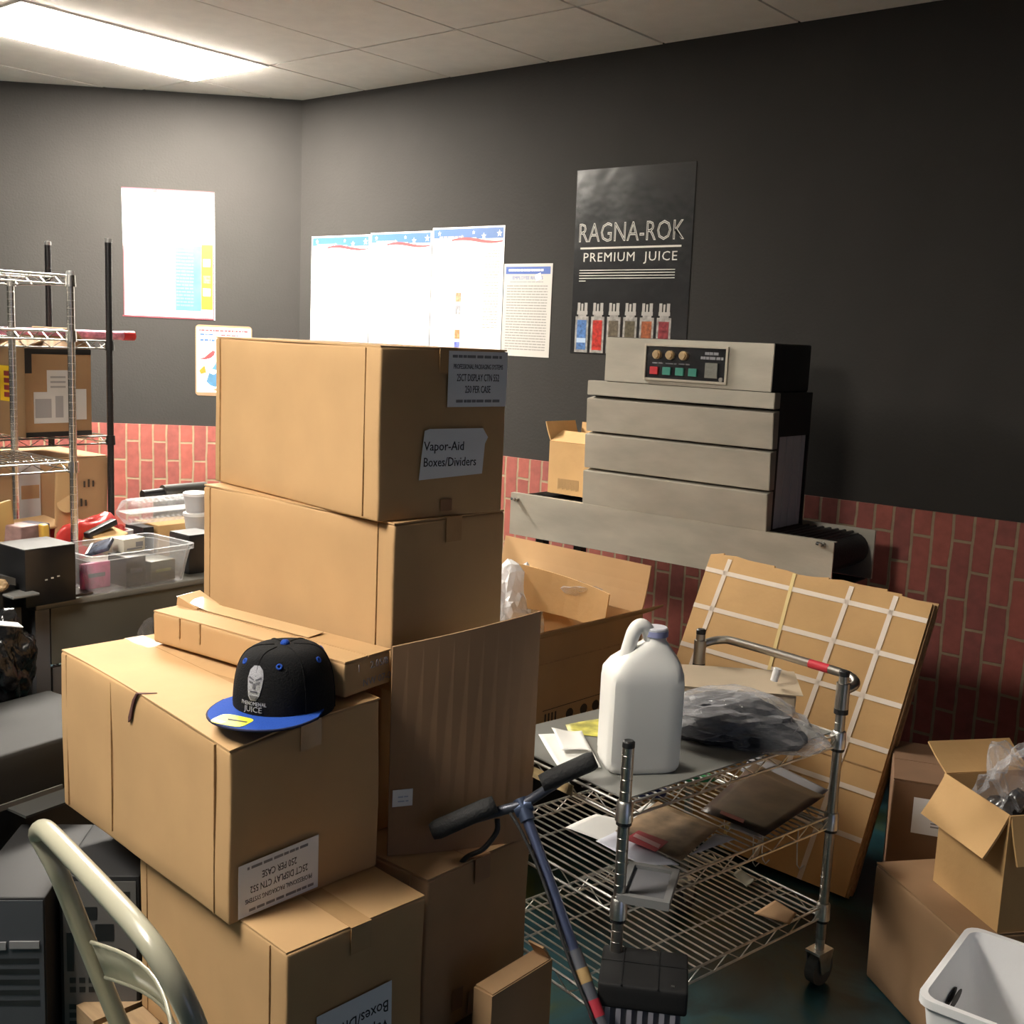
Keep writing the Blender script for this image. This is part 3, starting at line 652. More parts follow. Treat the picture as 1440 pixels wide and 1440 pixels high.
# ------------------------------------------------------------------ the cap
hx, hy, hz = sc(-1.840, 1.486, .796)
cap = thing('baseball_cap', 'black cap with a flat blue brim and embroidered face badge on the dented carton', 'cap', (hx, hy, hz+.002), R_(18))
FELT = mat('black_wool', (.010, .010, .011), .9, bump=.4, bscale=300, spec=.15); BLUF = mat('blue_wool', (.018, .07, .36), .85, bump=.3, bscale=300, spec=.2)
ca, cb, chh = .106, .096, .130       # half length (y), half width (x), height
def crown(u, v):    # u angle, v 0..1 up
    z = chh*(math.sin(v*math.pi/2)**.85); f = math.cos(v*math.pi/2)**.42
    s = math.sin(u); lean = 0
    y = s*ca*f; x = math.cos(u)*cb*f
    if s < 0: y = -ca*min(1, f**.75)*abs(s)            # tall flat front panels
    return Vector((x, y, z))
bm = B(); nu, nv = 48, 16; rows = []
for j in range(nv): rows.append([bm.verts.new(crown(2*math.pi*i/nu, j/nv)) for i in range(nu)])
top = bm.verts.new((0, 0, chh))
for j in range(nv-1):
    for i in range(nu): bm.faces.new((rows[j][i], rows[j][(i+1) % nu], rows[j+1][(i+1) % nu], rows[j+1][i]))
for i in range(nu): bm.faces.new((rows[-1][i], rows[-1][(i+1) % nu], top))
obj('crown', bm, FELT, cap, smooth=True)
for k in range(6):       # seams
    u = 2*math.pi*k/6+math.pi/2
    bm = B(); tube(bm, [crown(u, j/18*.99)*1.004 for j in range(0, 19)], .0011, 5); obj('seam', bm, FELT, cap, smooth=True)
bm = B(); lathe(bm, [(0, -.004), (.009, -.004), (.0095, 0), (.006, .005), (0, .006)], (0, 0, chh+.002), 14); obj('button', bm, BLUF, cap, smooth=True)
for k in range(6):
    u = 2*math.pi*k/6; p = crown(u, .60); n = Vector((p.x/cb**2, p.y/ca**2, (p.z-.02)/chh**2)).normalized()
    Fm = Matrix.Translation(p) @ n.to_track_quat('Z', 'Y').to_matrix().to_4x4(); bm = B(); lathe(bm, [(.0025, .0), (.0035, .0018), (.006, .0016), (.0065, -.001)], n=14)
    for v in bm.verts: v.co = Fm @ v.co
    obj('eyelet', bm, BLUF, cap, smooth=True)
bm = B(); n = 20; outl = []; innr = []
for i in range(n+1):     # flat brim, a little bowed
    a = math.pi*(1.02+.96*i/n); x = math.cos(a)
    yo = -ca*.30-(.144)*abs(math.sin(a))**.75; xo = x*.108
    droop = lambda xx, yy: .010-.05*xx*xx*6*min(1, max(0, (-yy-.05)/.1))*.2
    xi = math.cos(a)*cb*.99; yi = math.sin(a)*ca*.97
    outl.append((xo, yo, droop(xo, yo))); innr.append((xi, yi, .012))
up = Vector((0, 0, .0035)); NR = 4
grid = [[Vector(innr[i]).lerp(Vector(outl[i]), r/NR) for r in range(NR+1)] for i in range(n+1)]
tp = [[bm.verts.new(p+up) for p in row] for row in grid]; bt = [[bm.verts.new(p) for p in row] for row in grid]
for i in range(n):
    for r in range(NR):
        bm.faces.new((tp[i][r], tp[i+1][r], tp[i+1][r+1], tp[i][r+1])); bm.faces.new((bt[i][r], bt[i][r+1], bt[i+1][r+1], bt[i+1][r]))
    bm.faces.new((tp[i][NR], tp[i+1][NR], bt[i+1][NR], bt[i][NR])); bm.faces.new((tp[i][0], bt[i][0], bt[i+1][0], tp[i+1][0]))
for i in (0, n):
    for r in range(NR): bm.faces.new((tp[i][r], tp[i][r+1], bt[i][r+1], bt[i][r]))
obj('brim', bm, BLUF, cap, smooth=40)
bm = B(); tube(bm, [(p[0], p[1], p[2]+.0012) for p in outl], .0028, 6); obj('brim_binding', bm, mat('navy_edge', (.008, .012, .05), .8), cap, smooth=True)
bm = B(); c = Vector((-.018, -ca-.040, .0142)); poly_prism(bm, [c+Vector((.036*abs(math.cos(a))**.45*(1 if math.cos(a) > 0 else -1), .026*abs(math.sin(a))**.45*(1 if math.sin(a) > 0 else -1), 0)) for a in [R_(9+18*k) for k in range(20)]], (0, 0, .0008))
st = obj('sticker', bm, mat('yellow_sticker', (.85, .80, .05), .3), cap)
bm = B(); poly_prism(bm, [c+Vector((-.034, -.008, .0009)), c+Vector((-.004, -.014, .0009)), c+Vector((-.008, -.024, .0009)), c+Vector((-.027, -.021, .0009))], (0, 0, .0004)); obj('sticker_window', bm, mat('pale_yellow', (.88, .86, .55), .3), st)
bm = B(); poly_prism(bm, [c+Vector((-.012, .004, .0009)), c+Vector((.030, .006, .0009)), c+Vector((.030, .001, .0009)), c+Vector((-.008, -.003, .0009))], (0, 0, .0004)); obj('sticker_print', bm, INK, st)
def on_front(pts, lift=.0012, zc=.060):     # embroidered shapes follow the front panels
    out = []
    for x, z in pts:
        v = 0
        best = None
        for k in range(60):
            vv = k/60; zz = chh*(math.sin(vv*math.pi/2)**.85)
            if best is None or abs(zz-z) < best[0]: best = (abs(zz-z), vv)
        v = best[1]; f = math.cos(v*math.pi/2)**.42; u = math.asin(max(-1, min(1, x/(cb*f))))
        p = crown(-math.pi/2+u, v); p.y -= lift; p.z = z; out.append(p)
    return out
THREAD = mat('silver_thread', (.36, .36, .40), .7, bump=.5, bscale=400); THREADD = mat('grey_thread', (.10, .10, .115), .8)
def patch(name, pts, m, lift, par=cap, n=8):
    """fan patch on the curved front"""
    bm = B(); cx = sum(p[0] for p in pts)/len(pts); cz = sum(p[1] for p in pts)/len(pts); N_ = len(pts)
    ring = [[(cx+(p[0]-cx)*k/n, cz+(p[1]-cz)*k/n) for p in pts] for k in range(1, n+1)]
    V = [[bm.verts.new(q) for q in on_front(r, lift)] for r in ring]; c0 = bm.verts.new(on_front([(cx, cz)], lift)[0])
    for i in range(N_):
        bm.faces.new((c0, V[0][i], V[0][(i+1) % N_]))
        for k in range(n-1): bm.faces.new((V[k][i], V[k+1][i], V[k+1][(i+1) % N_], V[k][(i+1) % N_]))
    o = obj(name, bm, m, par); s = o.modifiers.new('solid', 'SOLIDIFY'); s.thickness = .0008; return o
hz0 = .078
face = patch('embroidered_face', [(-.012, hz0-.026), (-.006, hz0-.034), (.006, hz0-.034), (.012, hz0-.024), (.016, hz0-.004), (.017, hz0+.010), (.013, hz0+.024), (.004, hz0+.031), (-.008, hz0+.030), (-.015, hz0+.022), (-.017, hz0+.006), (-.015, hz0-.010)], THREAD, .0016)
for nm, pts in (('eye', [(-.013, hz0+.003), (-.003, hz0+.001), (-.003, hz0-.002), (-.010, hz0-.002)]), ('eye', [(.003, hz0+.001), (.012, hz0+.004), (.010, hz0-.002), (.003, hz0-.002)]),
                ('nose', [(-.002, hz0-.001), (.002, hz0-.001), (.003, hz0-.011), (-.003, hz0-.011)]), ('mouth', [(-.008, hz0-.015), (.008, hz0-.015), (.008, hz0-.019), (.0, hz0-.017), (-.008, hz0-.019)]),
                ('beard', [(-.009, hz0-.024), (.009, hz0-.024), (.005, hz0-.032), (-.005, hz0-.032)]), ('brow', [(-.014, hz0+.008), (-.002, hz0+.004), (-.002, hz0+.006), (-.013, hz0+.011)]), ('brow', [(.002, hz0+.004), (.014, hz0+.009), (.013, hz0+.012), (.002, hz0+.006)])):
    patch(nm, pts, THREADD, .0028, face, 2)
def curved_text(body, size, zc, sx, m, lift=.0022):
    c = bpy.data.curves.new('txt', 'FONT'); c.body = body; c.size = size; c.align_x = 'CENTER'; c.align_y = 'CENTER'; c.extrude = .0004; c.resolution_u = 2
    t = bpy.data.objects.new('txt', c); me = bpy.data.meshes.new_from_object(t); bpy.data.objects.remove(t); me.materials.clear(); me.materials.append(m); me.name = 'lettering'
    for v in me.vertices:
        e = v.co.z; p = on_front([(v.co.x*sx, zc+v.co.y)], lift+e)[0]; v.co = p
    o = bpy.data.objects.new('lettering', me); COL.objects.link(o); o.parent = cap
curved_text('PHENOMENAL', .0105, hz0-.040, .80, THREAD); curved_text('JUICE', .0155, hz0-.051, 1.05, THREAD)

# ================================================================== WIRE CART
def wire_shelf(bm, l, w, r=.0022, pitch=.024, depth=.03, cross=(.28, .72)):
    """chrome wire shelf, long axis y, centred; top wires run across"""
    for s in (-1, 1):
        for z in (0, -depth):
            tube(bm, [(s*w/2, -l/2, z), (s*w/2, l/2, z)], r*1.5, 6); tube(bm, [(-w/2, s*l/2, z), (w/2, s*l/2, z)], r*1.5, 6)
        for (L_, f) in ((l, lambda q, zz: (s*w/2, q, zz)), (w, lambda q, zz: (q, s*l/2, zz))):
            n = max(4, int(L_/.045)); q = []
            for k in range(n+1): q.append(f(-L_/2+L_*k/n, -depth if k % 2 else 0))
            tube(bm, q, r*.8, 5)
    n = int(l/pitch)
    for k in range(1, n):
        y = -l/2+l*k/n; tube(bm, [(-w/2, y, .001), (w/2, y, .001)], r, 5)
    for c in cross: tube(bm, [(-w/2+w*c, -l/2, -.004), (-w/2+w*c, l/2, -.004)], r*1.3, 6)
def collar(bm, x, y, z):
    lathe(bm, [(.0135, -.028), (.019, -.028), (.0175, .012), (.0145, .016), (.0135, .016)], (x, y, z), 14)
Rp = Vector((-1.058, 2.590)); ld = Vector((.178, .984)).normalized(); CL, CW = .755, .46
wd = Vector((-ld.y, ld.x)); cc = Rp-ld*CL/2+wd*CW/2; ca_ = math.atan2(ld.y, ld.x)-math.pi/2
cart = thing('wire_cart', 'chrome wire utility cart on castors with three shelves and a push handle', 'cart', (cc.x, cc.y, 0), ca_)
SZ = (.212, .455, .668)
for z in SZ:
    bm = B(); wire_shelf(bm, CL, CW); o = obj('wire_shelf', bm, CHROMED, cart, smooth=50, mw=Matrix.Translation((0, 0, z)))
for sx in (-1, 1):
    for sy in (-1, 1):
        x, y = sx*CW/2, sy*CL/2; zt = .832 if sy > 0 else .806
        bm = B(); cyl(bm, (x, y, .125), (x, y, zt-.012), .0125, 14)
        for k in range(26): lathe(bm, [(.0125, -.0008), (.0131, 0), (.0125, .0008)], (x, y, .14+k*.0254), 12)
        p = obj('post', bm, CHROME, cart, smooth=40)
        bm = B(); lathe(bm, [(0, zt), (.010, zt), (.0132, zt-.003), (.0132, zt-.014), (.0125, zt-.014)], (x, y, 0), 14); obj('post_cap', bm, BLACK, p, smooth=40)
        for z in SZ:
            bm = B(); collar(bm, x, y, z-.006); obj('collar', bm, CHROMED, p, smooth=40)
            bm = B(); lathe(bm, [(.0132, -.036), (.0168, -.036), (.0168, -.029), (.0132, -.029)], (x, y, z-.006), 12); obj('sleeve', bm, BLACK, p, smooth=40)
        # castor
        bm = B(); cyl(bm, (x, y, .094), (x, y, .128), .012, 12); box(bm, x-.022, x+.022, y-.03, y+.03, .090, .096)
        for s in (-1, 1): hexa(bm, [(x+s*.020-.002, y-.012, .036), (x+s*.020+.002, y-.012, .036), (x+s*.020-.002, y+.02, .036), (x+s*.020+.002, y+.02, .036), (x+s*.02-.002, y-.028, .092), (x+s*.02+.002, y-.028, .092), (x+s*.02-.002, y+.028, .092), (x+s*.02+.002, y+.028, .092)])
        k = obj('castor', bm, CHROMED, cart)
        bm = B(); cyl(bm, (x-.014, y+.004, .042), (x+.014, y+.004, .042), .042, 24); bmesh.ops.bevel(bm, geom=[e for e in bm.edges if len(e.link_faces) == 2 and e.calc_face_angle(0) > 1], offset=.006, segments=2, affect='EDGES'); obj('wheel', bm, mat('grey_rubber', (.10, .10, .10), .7), k, smooth=40)
# push handle on the far short end
yh = CL/2; pts = [(-CW/2, yh, .775), (-CW/2, yh+.022, .788), (-CW/2+.03, yh+.055, .800), (-CW/2+.09, yh+.065, .803), (CW/2-.08, yh+.065, .803), (CW/2-.02, yh+.062, .800), (CW/2+.008, yh+.040, .792), (CW/2+.004, yh+.01, .782), (CW/2, yh, .775)]
bm = B(); tube(bm, spline(pts, 6), .0115, 12); h_ = obj('push_handle', bm, CHROME, cart, smooth=True)
bm = B(); cyl(bm, (CW/2-.145, yh+.065, .803), (CW/2-.085, yh+.065, .803), .0119, 14); obj('red_sticker', bm, mat('red_sticker', (.55, .03, .05), .4), h_, smooth=40)
for s in (-1, 1):
    bm = B(); lathe(bm, [(.0132, .735), (.0172, .735), (.0168, .800), (.0132, .800)], (s*CW/2, yh, 0), 14); obj('handle_socket', bm, CHROME, cart, smooth=40)
    bm = B(); lathe(bm, [(.0132, .722), (.0176, .722), (.0176, .735), (.0132, .735)], (s*CW/2, yh, 0), 14); obj('rubber_ring', bm, BLACK, cart, smooth=40)
CMW = Matrix.Translation((cc.x, cc.y, 0)) @ Matrix.Rotation(ca_, 4, 'Z')
TZ = SZ[2]+.0036
# liner on the top shelf
bm = B(); box(bm, -CW/2+.006, CW/2-.010, -CL/2+.012, CL/2-.02, 0, .003)
tag(obj('shelf_liner', bm, mat('grey_liner', (.20, .20, .185), .45, var=.05), mw=CMW @ T(0, 0, TZ)), 'flat grey plastic liner sheet covering the top shelf of the wire cart', 'shelf liner')
TZ += .003
bm = B(); slab(bm, [(-CW/2+.01, -CL/2-.020, .0), (CW/2-.14, -CL/2-.020, .0), (CW/2-.14, -CL/2-.016, .022), (-CW/2+.01, -CL/2-.016, .022)], .004)
tag(obj('wood_strip', bm, mat('raw_wood', (.36, .26, .13), .7, var=.2, stretch=(2, 20, 20)), mw=CMW @ T(0, 0, SZ[2]-.026)), 'thin wooden strip along the near end of the top cart shelf', 'wood strip')

# ------------------------------------------------------------------ the jug
def loft(bm, secs, n=40, pw=4.0):
    """rounded rectangle sections (z, half x, half y, cx, cy)"""
    rings = []
    for z, a, b, ox, oy, p in secs:
        r = []
        for k in range(n):
            t = 2*math.pi*k/n; c, s = math.cos(t), math.sin(t)
            q = (abs(c)**p+abs(s)**p)**(-1/p); r.append(bm.verts.new((ox+a*c*q, oy+b*s*q, z)))
        rings.append(r)
    for a, b in zip(rings, rings[1:]):
        for k in range(n): bm.faces.new((a[k], a[(k+1) % n], b[(k+1) % n], b[k]))
    bm.faces.new(rings[0][::-1]); bm.faces.new(rings[-1])
jb = at(896, 1076, z=TZ)
jug = thing('plastic_jug', 'big translucent white plastic jug with lilac capped neck on the cart', 'jug', (jb.x, jb.y, TZ), R_(50))
HDPE = mat('white_hdpe', (.84, .83, .80), .38, spec=.4); HDPE.node_tree.nodes['Principled BSDF'].inputs['Subsurface Weight'].default_value = .6
HDPE.node_tree.nodes['Principled BSDF'].inputs['Subsurface Radius'].default_value = (.06, .06, .06)
bm = B(); A_, B_ = .082, .060
loft(bm, [(.0, A_*.90, B_*.88, 0, 0, 5), (.006, A_*.97, B_*.96, 0, 0, 6), (.016, A_, B_, 0, 0, 9), (.030, A_, B_, 0, 0, 10), (.033, A_*1.01, B_*1.012, 0, 0, 10), (.20, A_*1.01, B_*1.012, 0, 0, 10), (.206, A_, B_, 0, 0, 10),
          (.220, A_*.99, B_*.985, .0, 0, 9), (.240, A_*.88, B_*.86, .004, 0, 7), (.258, A_*.72, B_*.70, .010, 0, 4), (.272, A_*.50, B_*.56, .018, 0, 3), (.282, .031, .029, .022, 0, 2.4), (.288, .024, .024, .024, 0, 2), (.300, .0225, .0225, .024, 0, 2)])
obj('body', bm, HDPE, jug, smooth=50)
bm = B(); pts = spline([(.014, .0, .284), (.004, .0, .311), (-.011, .0, .321), (-.025, .0, .309), (-.034, .0, .280), (-.046, .0, .232)], 5)
tube(bm, pts, [.0145+.001*math.sin(3.1*i/(len(pts)-1)) for i in range(len(pts))], 12)
for v in bm.verts: v.co.y *= 1.15
obj('handle', bm, HDPE, jug, smooth=True)
bm = B(); lathe(bm, [(.0, .318), (.024, .318), (.0265, .315), (.0265, .3005), (.0225, .3005)], (.024, 0, 0), 28); obj('foil_seal', bm, mat('pale_lilac_cap', (.60, .60, .66), .4), jug, smooth=35)
bm = B(); lathe(bm, [(.0268, .2985), (.0275, .2985), (.0275, .311), (.0268, .311)], (.024, 0, 0), 28); obj('neck_ring', bm, mat('lilac_plastic', (.28, .30, .52), .4), jug, smooth=35)

# ------------------------------------------------------------------ papers, bag and envelope on the top shelf
def crumple(bm, c, sx, sy, sz, seed, amp=.25, sub=4, flat=True, freq=9, sharp=.5):
    r = bmesh.ops.create_icosphere(bm, subdivisions=sub, radius=1)['verts']; o = Vector((seed*5.1, seed*2.3, seed*9.7))
    for v in r:
        p = v.co.copy(); n1 = noise.noise(p*1.3+o); n2 = abs(noise.noise(p*freq*.35+o*2)); n3 = noise.noise(p*freq+o)
        k = 1+amp*n1*1.6-amp*sharp*n2*1.4+amp*.18*n3
        q = Vector((p.x*sx, p.y*sy, p.z*sz))*k
        if flat: q.z = max(q.z, -sz*.55)
        v.co = q+Vector(c)
    return r
def paper(name, label, quad, m, cat='paper', group=None, bow=.004, seed=1, th=.0006):
    """sheet with a gentle curl; corners BL BR TR TL"""
    q = [Vector(p) for p in quad]; bm = B(); n = 8; up = (q[1]-q[0]).cross(q[3]-q[0]).normalized()
    if up.z < 0: up = -up
    V = [[None]*(n+1) for _ in range(n+1)]; Lo = [[None]*(n+1) for _ in range(n+1)]
    for i in range(n+1):
        for j in range(n+1):
            u, v = i/n, j/n; p = (q[0]*(1-u)+q[1]*u)*(1-v)+(q[3]*(1-u)+q[2]*u)*v
            p = p+up*bow*(.5+.5*math.sin(u*4+seed)*math.cos(v*3+seed*2))
            V[i][j] = bm.verts.new(p+up*th); Lo[i][j] = bm.verts.new(p)
    for i in range(n):
        for j in range(n):
            bm.faces.new((V[i][j], V[i+1][j], V[i+1][j+1], V[i][j+1])); bm.faces.new((Lo[i][j], Lo[i][j+1], Lo[i+1][j+1], Lo[i+1][j]))
    for i in range(n):
        bm.faces.new((V[i][0], Lo[i][0], Lo[i+1][0], V[i+1][0])); bm.faces.new((V[i][n], V[i+1][n], Lo[i+1][n], Lo[i][n]))
        bm.faces.new((V[0][i], V[0][i+1], Lo[0][i+1], Lo[0][i])); bm.faces.new((V[n][i], Lo[n][i], Lo[n][i+1], V[n][i+1]))
    return tag(obj(name, bm, m, smooth=True), label, cat, group)
def pz(L4, z): return [at(x, y, z=z) for x, y in L4]
paper('paper_sheet', 'white sheet of paper lying left of the jug on the cart', pz([(785, 1080), (845, 1082), (818, 1032), (757, 1035)], TZ+.002), WHITE, bow=.006, seed=1)
paper('paper_sheet', 'crumpled white slip on top of the white sheet left of the jug', pz([(790, 1056), (832, 1060), (818, 1030), (775, 1028)], TZ+.012), WHITE, bow=.010, seed=2)
paper('magazine', 'yellow and green printed leaflet lying behind the jug', pz([(800, 1032), (880, 1040), (870, 1008), (795, 1020)], TZ+.001), mat('yellow_leaflet', (.62, .58, .12), .4, var=.5, vscale=24), cat='leaflet', bow=.003, seed=3)
t = tag(obj('merchandise_bag', (lambda bm: (crumple(bm, (0, 0, 0), .185, .105, .062, 3, .20, 4, True, 8), bm)[1])(B()), mat('black_goods', (.010, .011, .017), .4, var=.5, vscale=25, bump=.6, bscale=30)), 'black goods in a clear plastic bag lying on the cart beside the jug', 'bag')
p = at(1022, 1020, z=TZ+.03); t.location = (p.x, p.y-.01, TZ+.037); t.rotation_euler = (0, 0, R_(28))
bm = B(); crumple(bm, (.012, 0, .004), .215, .120, .070, 3, .26, 4, True, 11, .7); obj('clear_wrap', bm, FILM, t, smooth=False)
p = at(1015, 968, z=TZ+.05)
t = thing('mailing_box', 'flat taped white cardboard mailer lying behind the black bag on the cart', 'mailer', (p.x+.0, p.y+.07, TZ), R_(33))
bm = rbox(.30, .17, .052, .008, 4, .003, 4, c=(0, 0, .0275)); obj('body', bm, mat('pale_card', (.52, .42, .30), .6, var=.06), t, smooth=40)
bm = B(); box(bm, .02, .045, -.087, .087, .0545, .0556); box(bm, .02, .045, -.0872, -.0862, .004, .055); obj('tape', bm, mat('grey_tape', (.42, .40, .42), .3), t)
bm = B(); slab(bm, [(-.155, -.086, .057), (.165, -.095, .058), (.16, .06, .076), (-.155, .085, .066)], .002); obj('top_flap', bm, MATS['pale_card'], t)
p = at(1088, 962, z=TZ+.07)
t = thing('roll_stub', 'small white paper roll end on the mailer under the cart handle', 'roll', (p.x, p.y, TZ+.079)); bm = B(); cyl(bm, (0, 0, 0), (.006, .004, .034), .010, 14); obj('body', bm, WHITEP, t, smooth=40)
# ------------------------------------------------------------------ middle shelf
MZ = SZ[1]+.0038
def mpaper(lbl, L4, m, dz, cat='paper', name='paper_sheet', bow=.004, seed=1): return paper(name, lbl, pz(L4, MZ+dz), m, cat, None, bow, seed)
mpaper('white sheets fanned at the left on the middle cart shelf', [(795, 1165), (868, 1192), (905, 1160), (838, 1146)], WHITE, .002, seed=4)
mpaper('white paper under the post, sliding forward on the middle shelf', [(838, 1185), (905, 1218), (955, 1218), (868, 1168)], mat('bluish_paper', (.62, .63, .72), .5), .003, seed=5)
mpaper('white paper sticking out behind the tan magazine', [(880, 1150), (915, 1160), (950, 1140), (915, 1128)], WHITE, .003, seed=6)
mag = mat('tan_cover', (.30, .20, .12), .3, var=.6, vscale=16)
def magazine(lbl, L4, m, dz, redstrip, seed):
    t = mpaper(lbl, L4, m, dz, 'magazine', 'magazine', .004, seed); z = MZ+dz+.009
    q = [at(x, y, z=z) for x, y in redstrip]; bm = B(); poly_prism(bm, q, (0, 0, .0008)); obj('red_title_strip', bm, mat('red_title', (.50, .06, .08), .4), t); return t
m1 = magazine('tan and red covered magazine in the middle of the middle shelf', [(865, 1170), (958, 1212), (1012, 1165), (925, 1128)], mag, .010, [(878, 1180), (922, 1198), (940, 1184), (898, 1168)], 7)
q = [at(x, y, z=MZ+.0205) for x, y in ((890, 1176), (926, 1193), (929, 1188), (894, 1172))]; bm = B(); poly_prism(bm, q, (0, 0, .0006)); obj('title_print', bm, mat('pale_pink_print', (.75, .45, .45), .5), m1)
m2 = magazine('dark covered magazine at the far right of the middle shelf', [(985, 1140), (1075, 1178), (1160, 1120), (1060, 1075)], mat('dark_cover', (.06, .036, .026), .35, var=.9, vscale=11), .016, [(1012, 1144), (1045, 1158), (1047, 1153), (1014, 1140)], 8)
mpaper('grey board lying under the dark magazine at the far end of the shelf', [(1040, 1085), (1150, 1125), (1165, 1112), (1060, 1062)], mat('grey_board', (.20, .20, .22), .5), .004, seed=9)
mpaper('white card peeping out under the near edge of the dark magazine', [(1025, 1165), (1070, 1180), (1075, 1172), (1030, 1154)], WHITE, .004, seed=10)
mpaper('bluish white sheet at the near edge of the middle shelf', [(970, 1205), (1000, 1192), (1035, 1182), (1005, 1172)], MATS['bluish_paper'], .002, seed=11)
p = at(965, 1090, z=MZ+.02)
t = thing('green_pouch', 'small green plastic pouch on the middle shelf under the black bag', 'pouch', (p.x, p.y, MZ+.016), R_(30)); bm = B(); crumple(bm, (0, 0, .004), .07, .035, .018, 12, .25, 3); obj('body', bm, GREEN, t, smooth=True)
p = at(935, 1105, z=MZ+.02)
t = thing('blue_pouch', 'small dark blue packet beside the green pouch', 'packet', (p.x-.01, p.y-.05, MZ+.012), R_(60)); bm = B(); crumple(bm, (0, 0, .004), .045, .03, .014, 13, .25, 3); obj('body', bm, mat('navy_packet', (.05, .06, .18), .4), t, smooth=True)
p = at(912, 1245, z=MZ+.01)
t = thing('photo_frame', 'small grey framed glass tray at the near corner of the middle shelf', 'frame', (p.x, p.y, MZ+.001), R_(24))
bm = B(); a, b = .055, .080
for r_ in ((-a, a, -b, -b+.014), (-a, a, b-.014, b), (-a, -a+.014, -b+.014, b-.014), (a-.014, a, -b+.014, b-.014)): box(bm, *r_, 0, .018)
obj('rim', bm, mat('grey_frame', (.22, .22, .22), .4), t); bm = B(); box(bm, -a+.014, a-.014, -b+.014, b-.014, .002, .010); obj('pane', bm, mat('grey_glass', (.20, .20, .215), .12), t)
# hooks under the middle shelf
for n, (fx, fy) in enumerate(((-.02, .27), (.10, .24), (.18, .17), (.21, .27))):
    bm = B(); q = CMW @ Vector((fx, fy, SZ[1]-.008)); l_ = (.09, .13, .07, .10)[n]
    tube(bm, [q, q+Vector((0, 0, -.05)), q+Vector((.004, 0, -l_)), q+Vector((.010, .004, -l_-.010)), q+Vector((.018, .006, -l_+.002))], .0016, 6)
    tag(obj('wire_hook', bm, CHROMED, smooth=True), ('thin wire hook hanging under the middle shelf, leftmost of four', 'longest thin wire hook hanging under the middle cart shelf',
        'shortest thin wire hook hanging under the middle cart shelf', 'thin wire hook hanging nearest the right cart post')[n], 'hook', 'wire hooks under the middle shelf')
# ------------------------------------------------------------------ bottom shelf
LZ = SZ[0]+.0038
paper('cardboard_scrap', 'torn brown card scrap lying at the right end of the bottom shelf', pz([(1060, 1285), (1110, 1302), (1120, 1285), (1090, 1268)], LZ+.002), CARD2, 'scrap', None, .003, 14, .002)
paper('paper_scrap', 'pale crumpled scrap on the bottom cart shelf further back', pz([(1030, 1232), (1050, 1250), (1062, 1240), (1042, 1225)], LZ+.002), mat('dull_paper', (.35, .34, .27), .7), 'scrap', None, .010, 15)
# black lidded case with pale ribs, standing in front of the cart
p = at(908, 1360, z=.345)
t = thing('ribbed_case', 'black lidded case with pale ribbed sides standing before the cart post', 'case', (p.x, p.y-.005, 0), R_(31))
bm = rbox(.155, .135, .28, .006, 3, c=(0, 0, .16)); obj('body', bm, mat('case_grey', (.12, .12, .135), .6), t, smooth=35)
for k in range(7):
    bm = B(); box(bm, -.072+.0215*k, -.062+.0215*k, -.0735, -.067, .025, .295); obj('rib', bm, mat('pale_rib', (.34, .33, .38), .5, var=.15), t)
bm = rbox(.178, .150, .052, .006, 4, c=(0, 0, .320)); lid = obj('lid', bm, mat('matt_black', (.007, .007, .0075), .8), t, smooth=35)
bm = B()
for x in (-.045, .028): box(bm, x, x+.003, -.0755, .074, .3455, .3475)
box(bm, -.088, .088, .012, .015, .3455, .3475); obj('groove', bm, BLACK, lid)
bm = B(); box(bm, .055, .062, -.058, -.054, .346, .3475); obj('latch', bm, CHROMED, lid)
bm = B(); box(bm, -.075, .075, -.065, .065, 0, .022); obj('foot', bm, BLACK, t)
a, b = at(838, 1400, z=.20), at(915, 1440, z=.16)
bm = B(); tube(bm, spline([a, a.lerp(b, .5)+Vector((0, 0, -.012)), b, b+Vector((.09, -.08, -.14)), b+Vector((.15, -.10, -.155))], 6), .004, 8)
tag(obj('cable', bm, RUBBER, smooth=True), 'thin black cable looping in front of the ribbed case', 'cable')

# ------------------------------------------------------------------ small open box by the scooter
g0, g1 = at(692, 1402, z=.285), at(777, 1349, z=.285); gd = g1-g0; gy = math.atan2(gd.y, gd.x)+math.pi/2
g = open_carton('small_box', 'small open box on the floor between the stack and the cart, one bright flap', (g0.x, g0.y, .285), gy, .05, gd.length, .284, {'+y': (.045, -35), '+x': (.046, -87)}, m=CARD2)

# ------------------------------------------------------------------ kick scooter
# bring the bar onto one straight line in front of the sheet
cl = Vector((-1.405, 1.780, 0)); cl.z = zat(735, 1135, cl.xy)
f_ = lambda px, py, dist: (lambda d: Vector((0, 0, CH))+d*dist)((_fw+_r*((px-720)/F_PX)-_u*((py-720)/F_PX)).normalized())
D0 = (cl-Vector((0, 0, CH))).length
gl = f_(607, 1170, D0-.015); gr = f_(837, 1068, D0-.03); knee = f_(842, 1434, D0-.045); base = cl+(knee-cl)*((cl.z-.13)/(cl.z-knee.z))
sv = (cl-base).normalized()
scoot = thing('kick_scooter', 'folding kick scooter with black foam grips leaning between stack and cart', 'scooter', (base.x, base.y, 0))
oo = -Vector((base.x, base.y, 0))
def sobj(name, bm, m, par=None, **k):
    for v in bm.verts: v.co += oo
    return obj(name, bm, m, par or scoot, **k)
SBL = mat('blue_steel_tube', (.12, .15, .27), .32, metal=.75)
bd = (gr-gl).normalized()
bm = B(); tube(bm, [gl+bd*.02, cl+Vector((0, 0, .006)), gr-bd*.02], .011, 12); sobj('handlebar', bm, mat('dark_tube', (.06, .065, .085), .4, metal=.4), smooth=True)
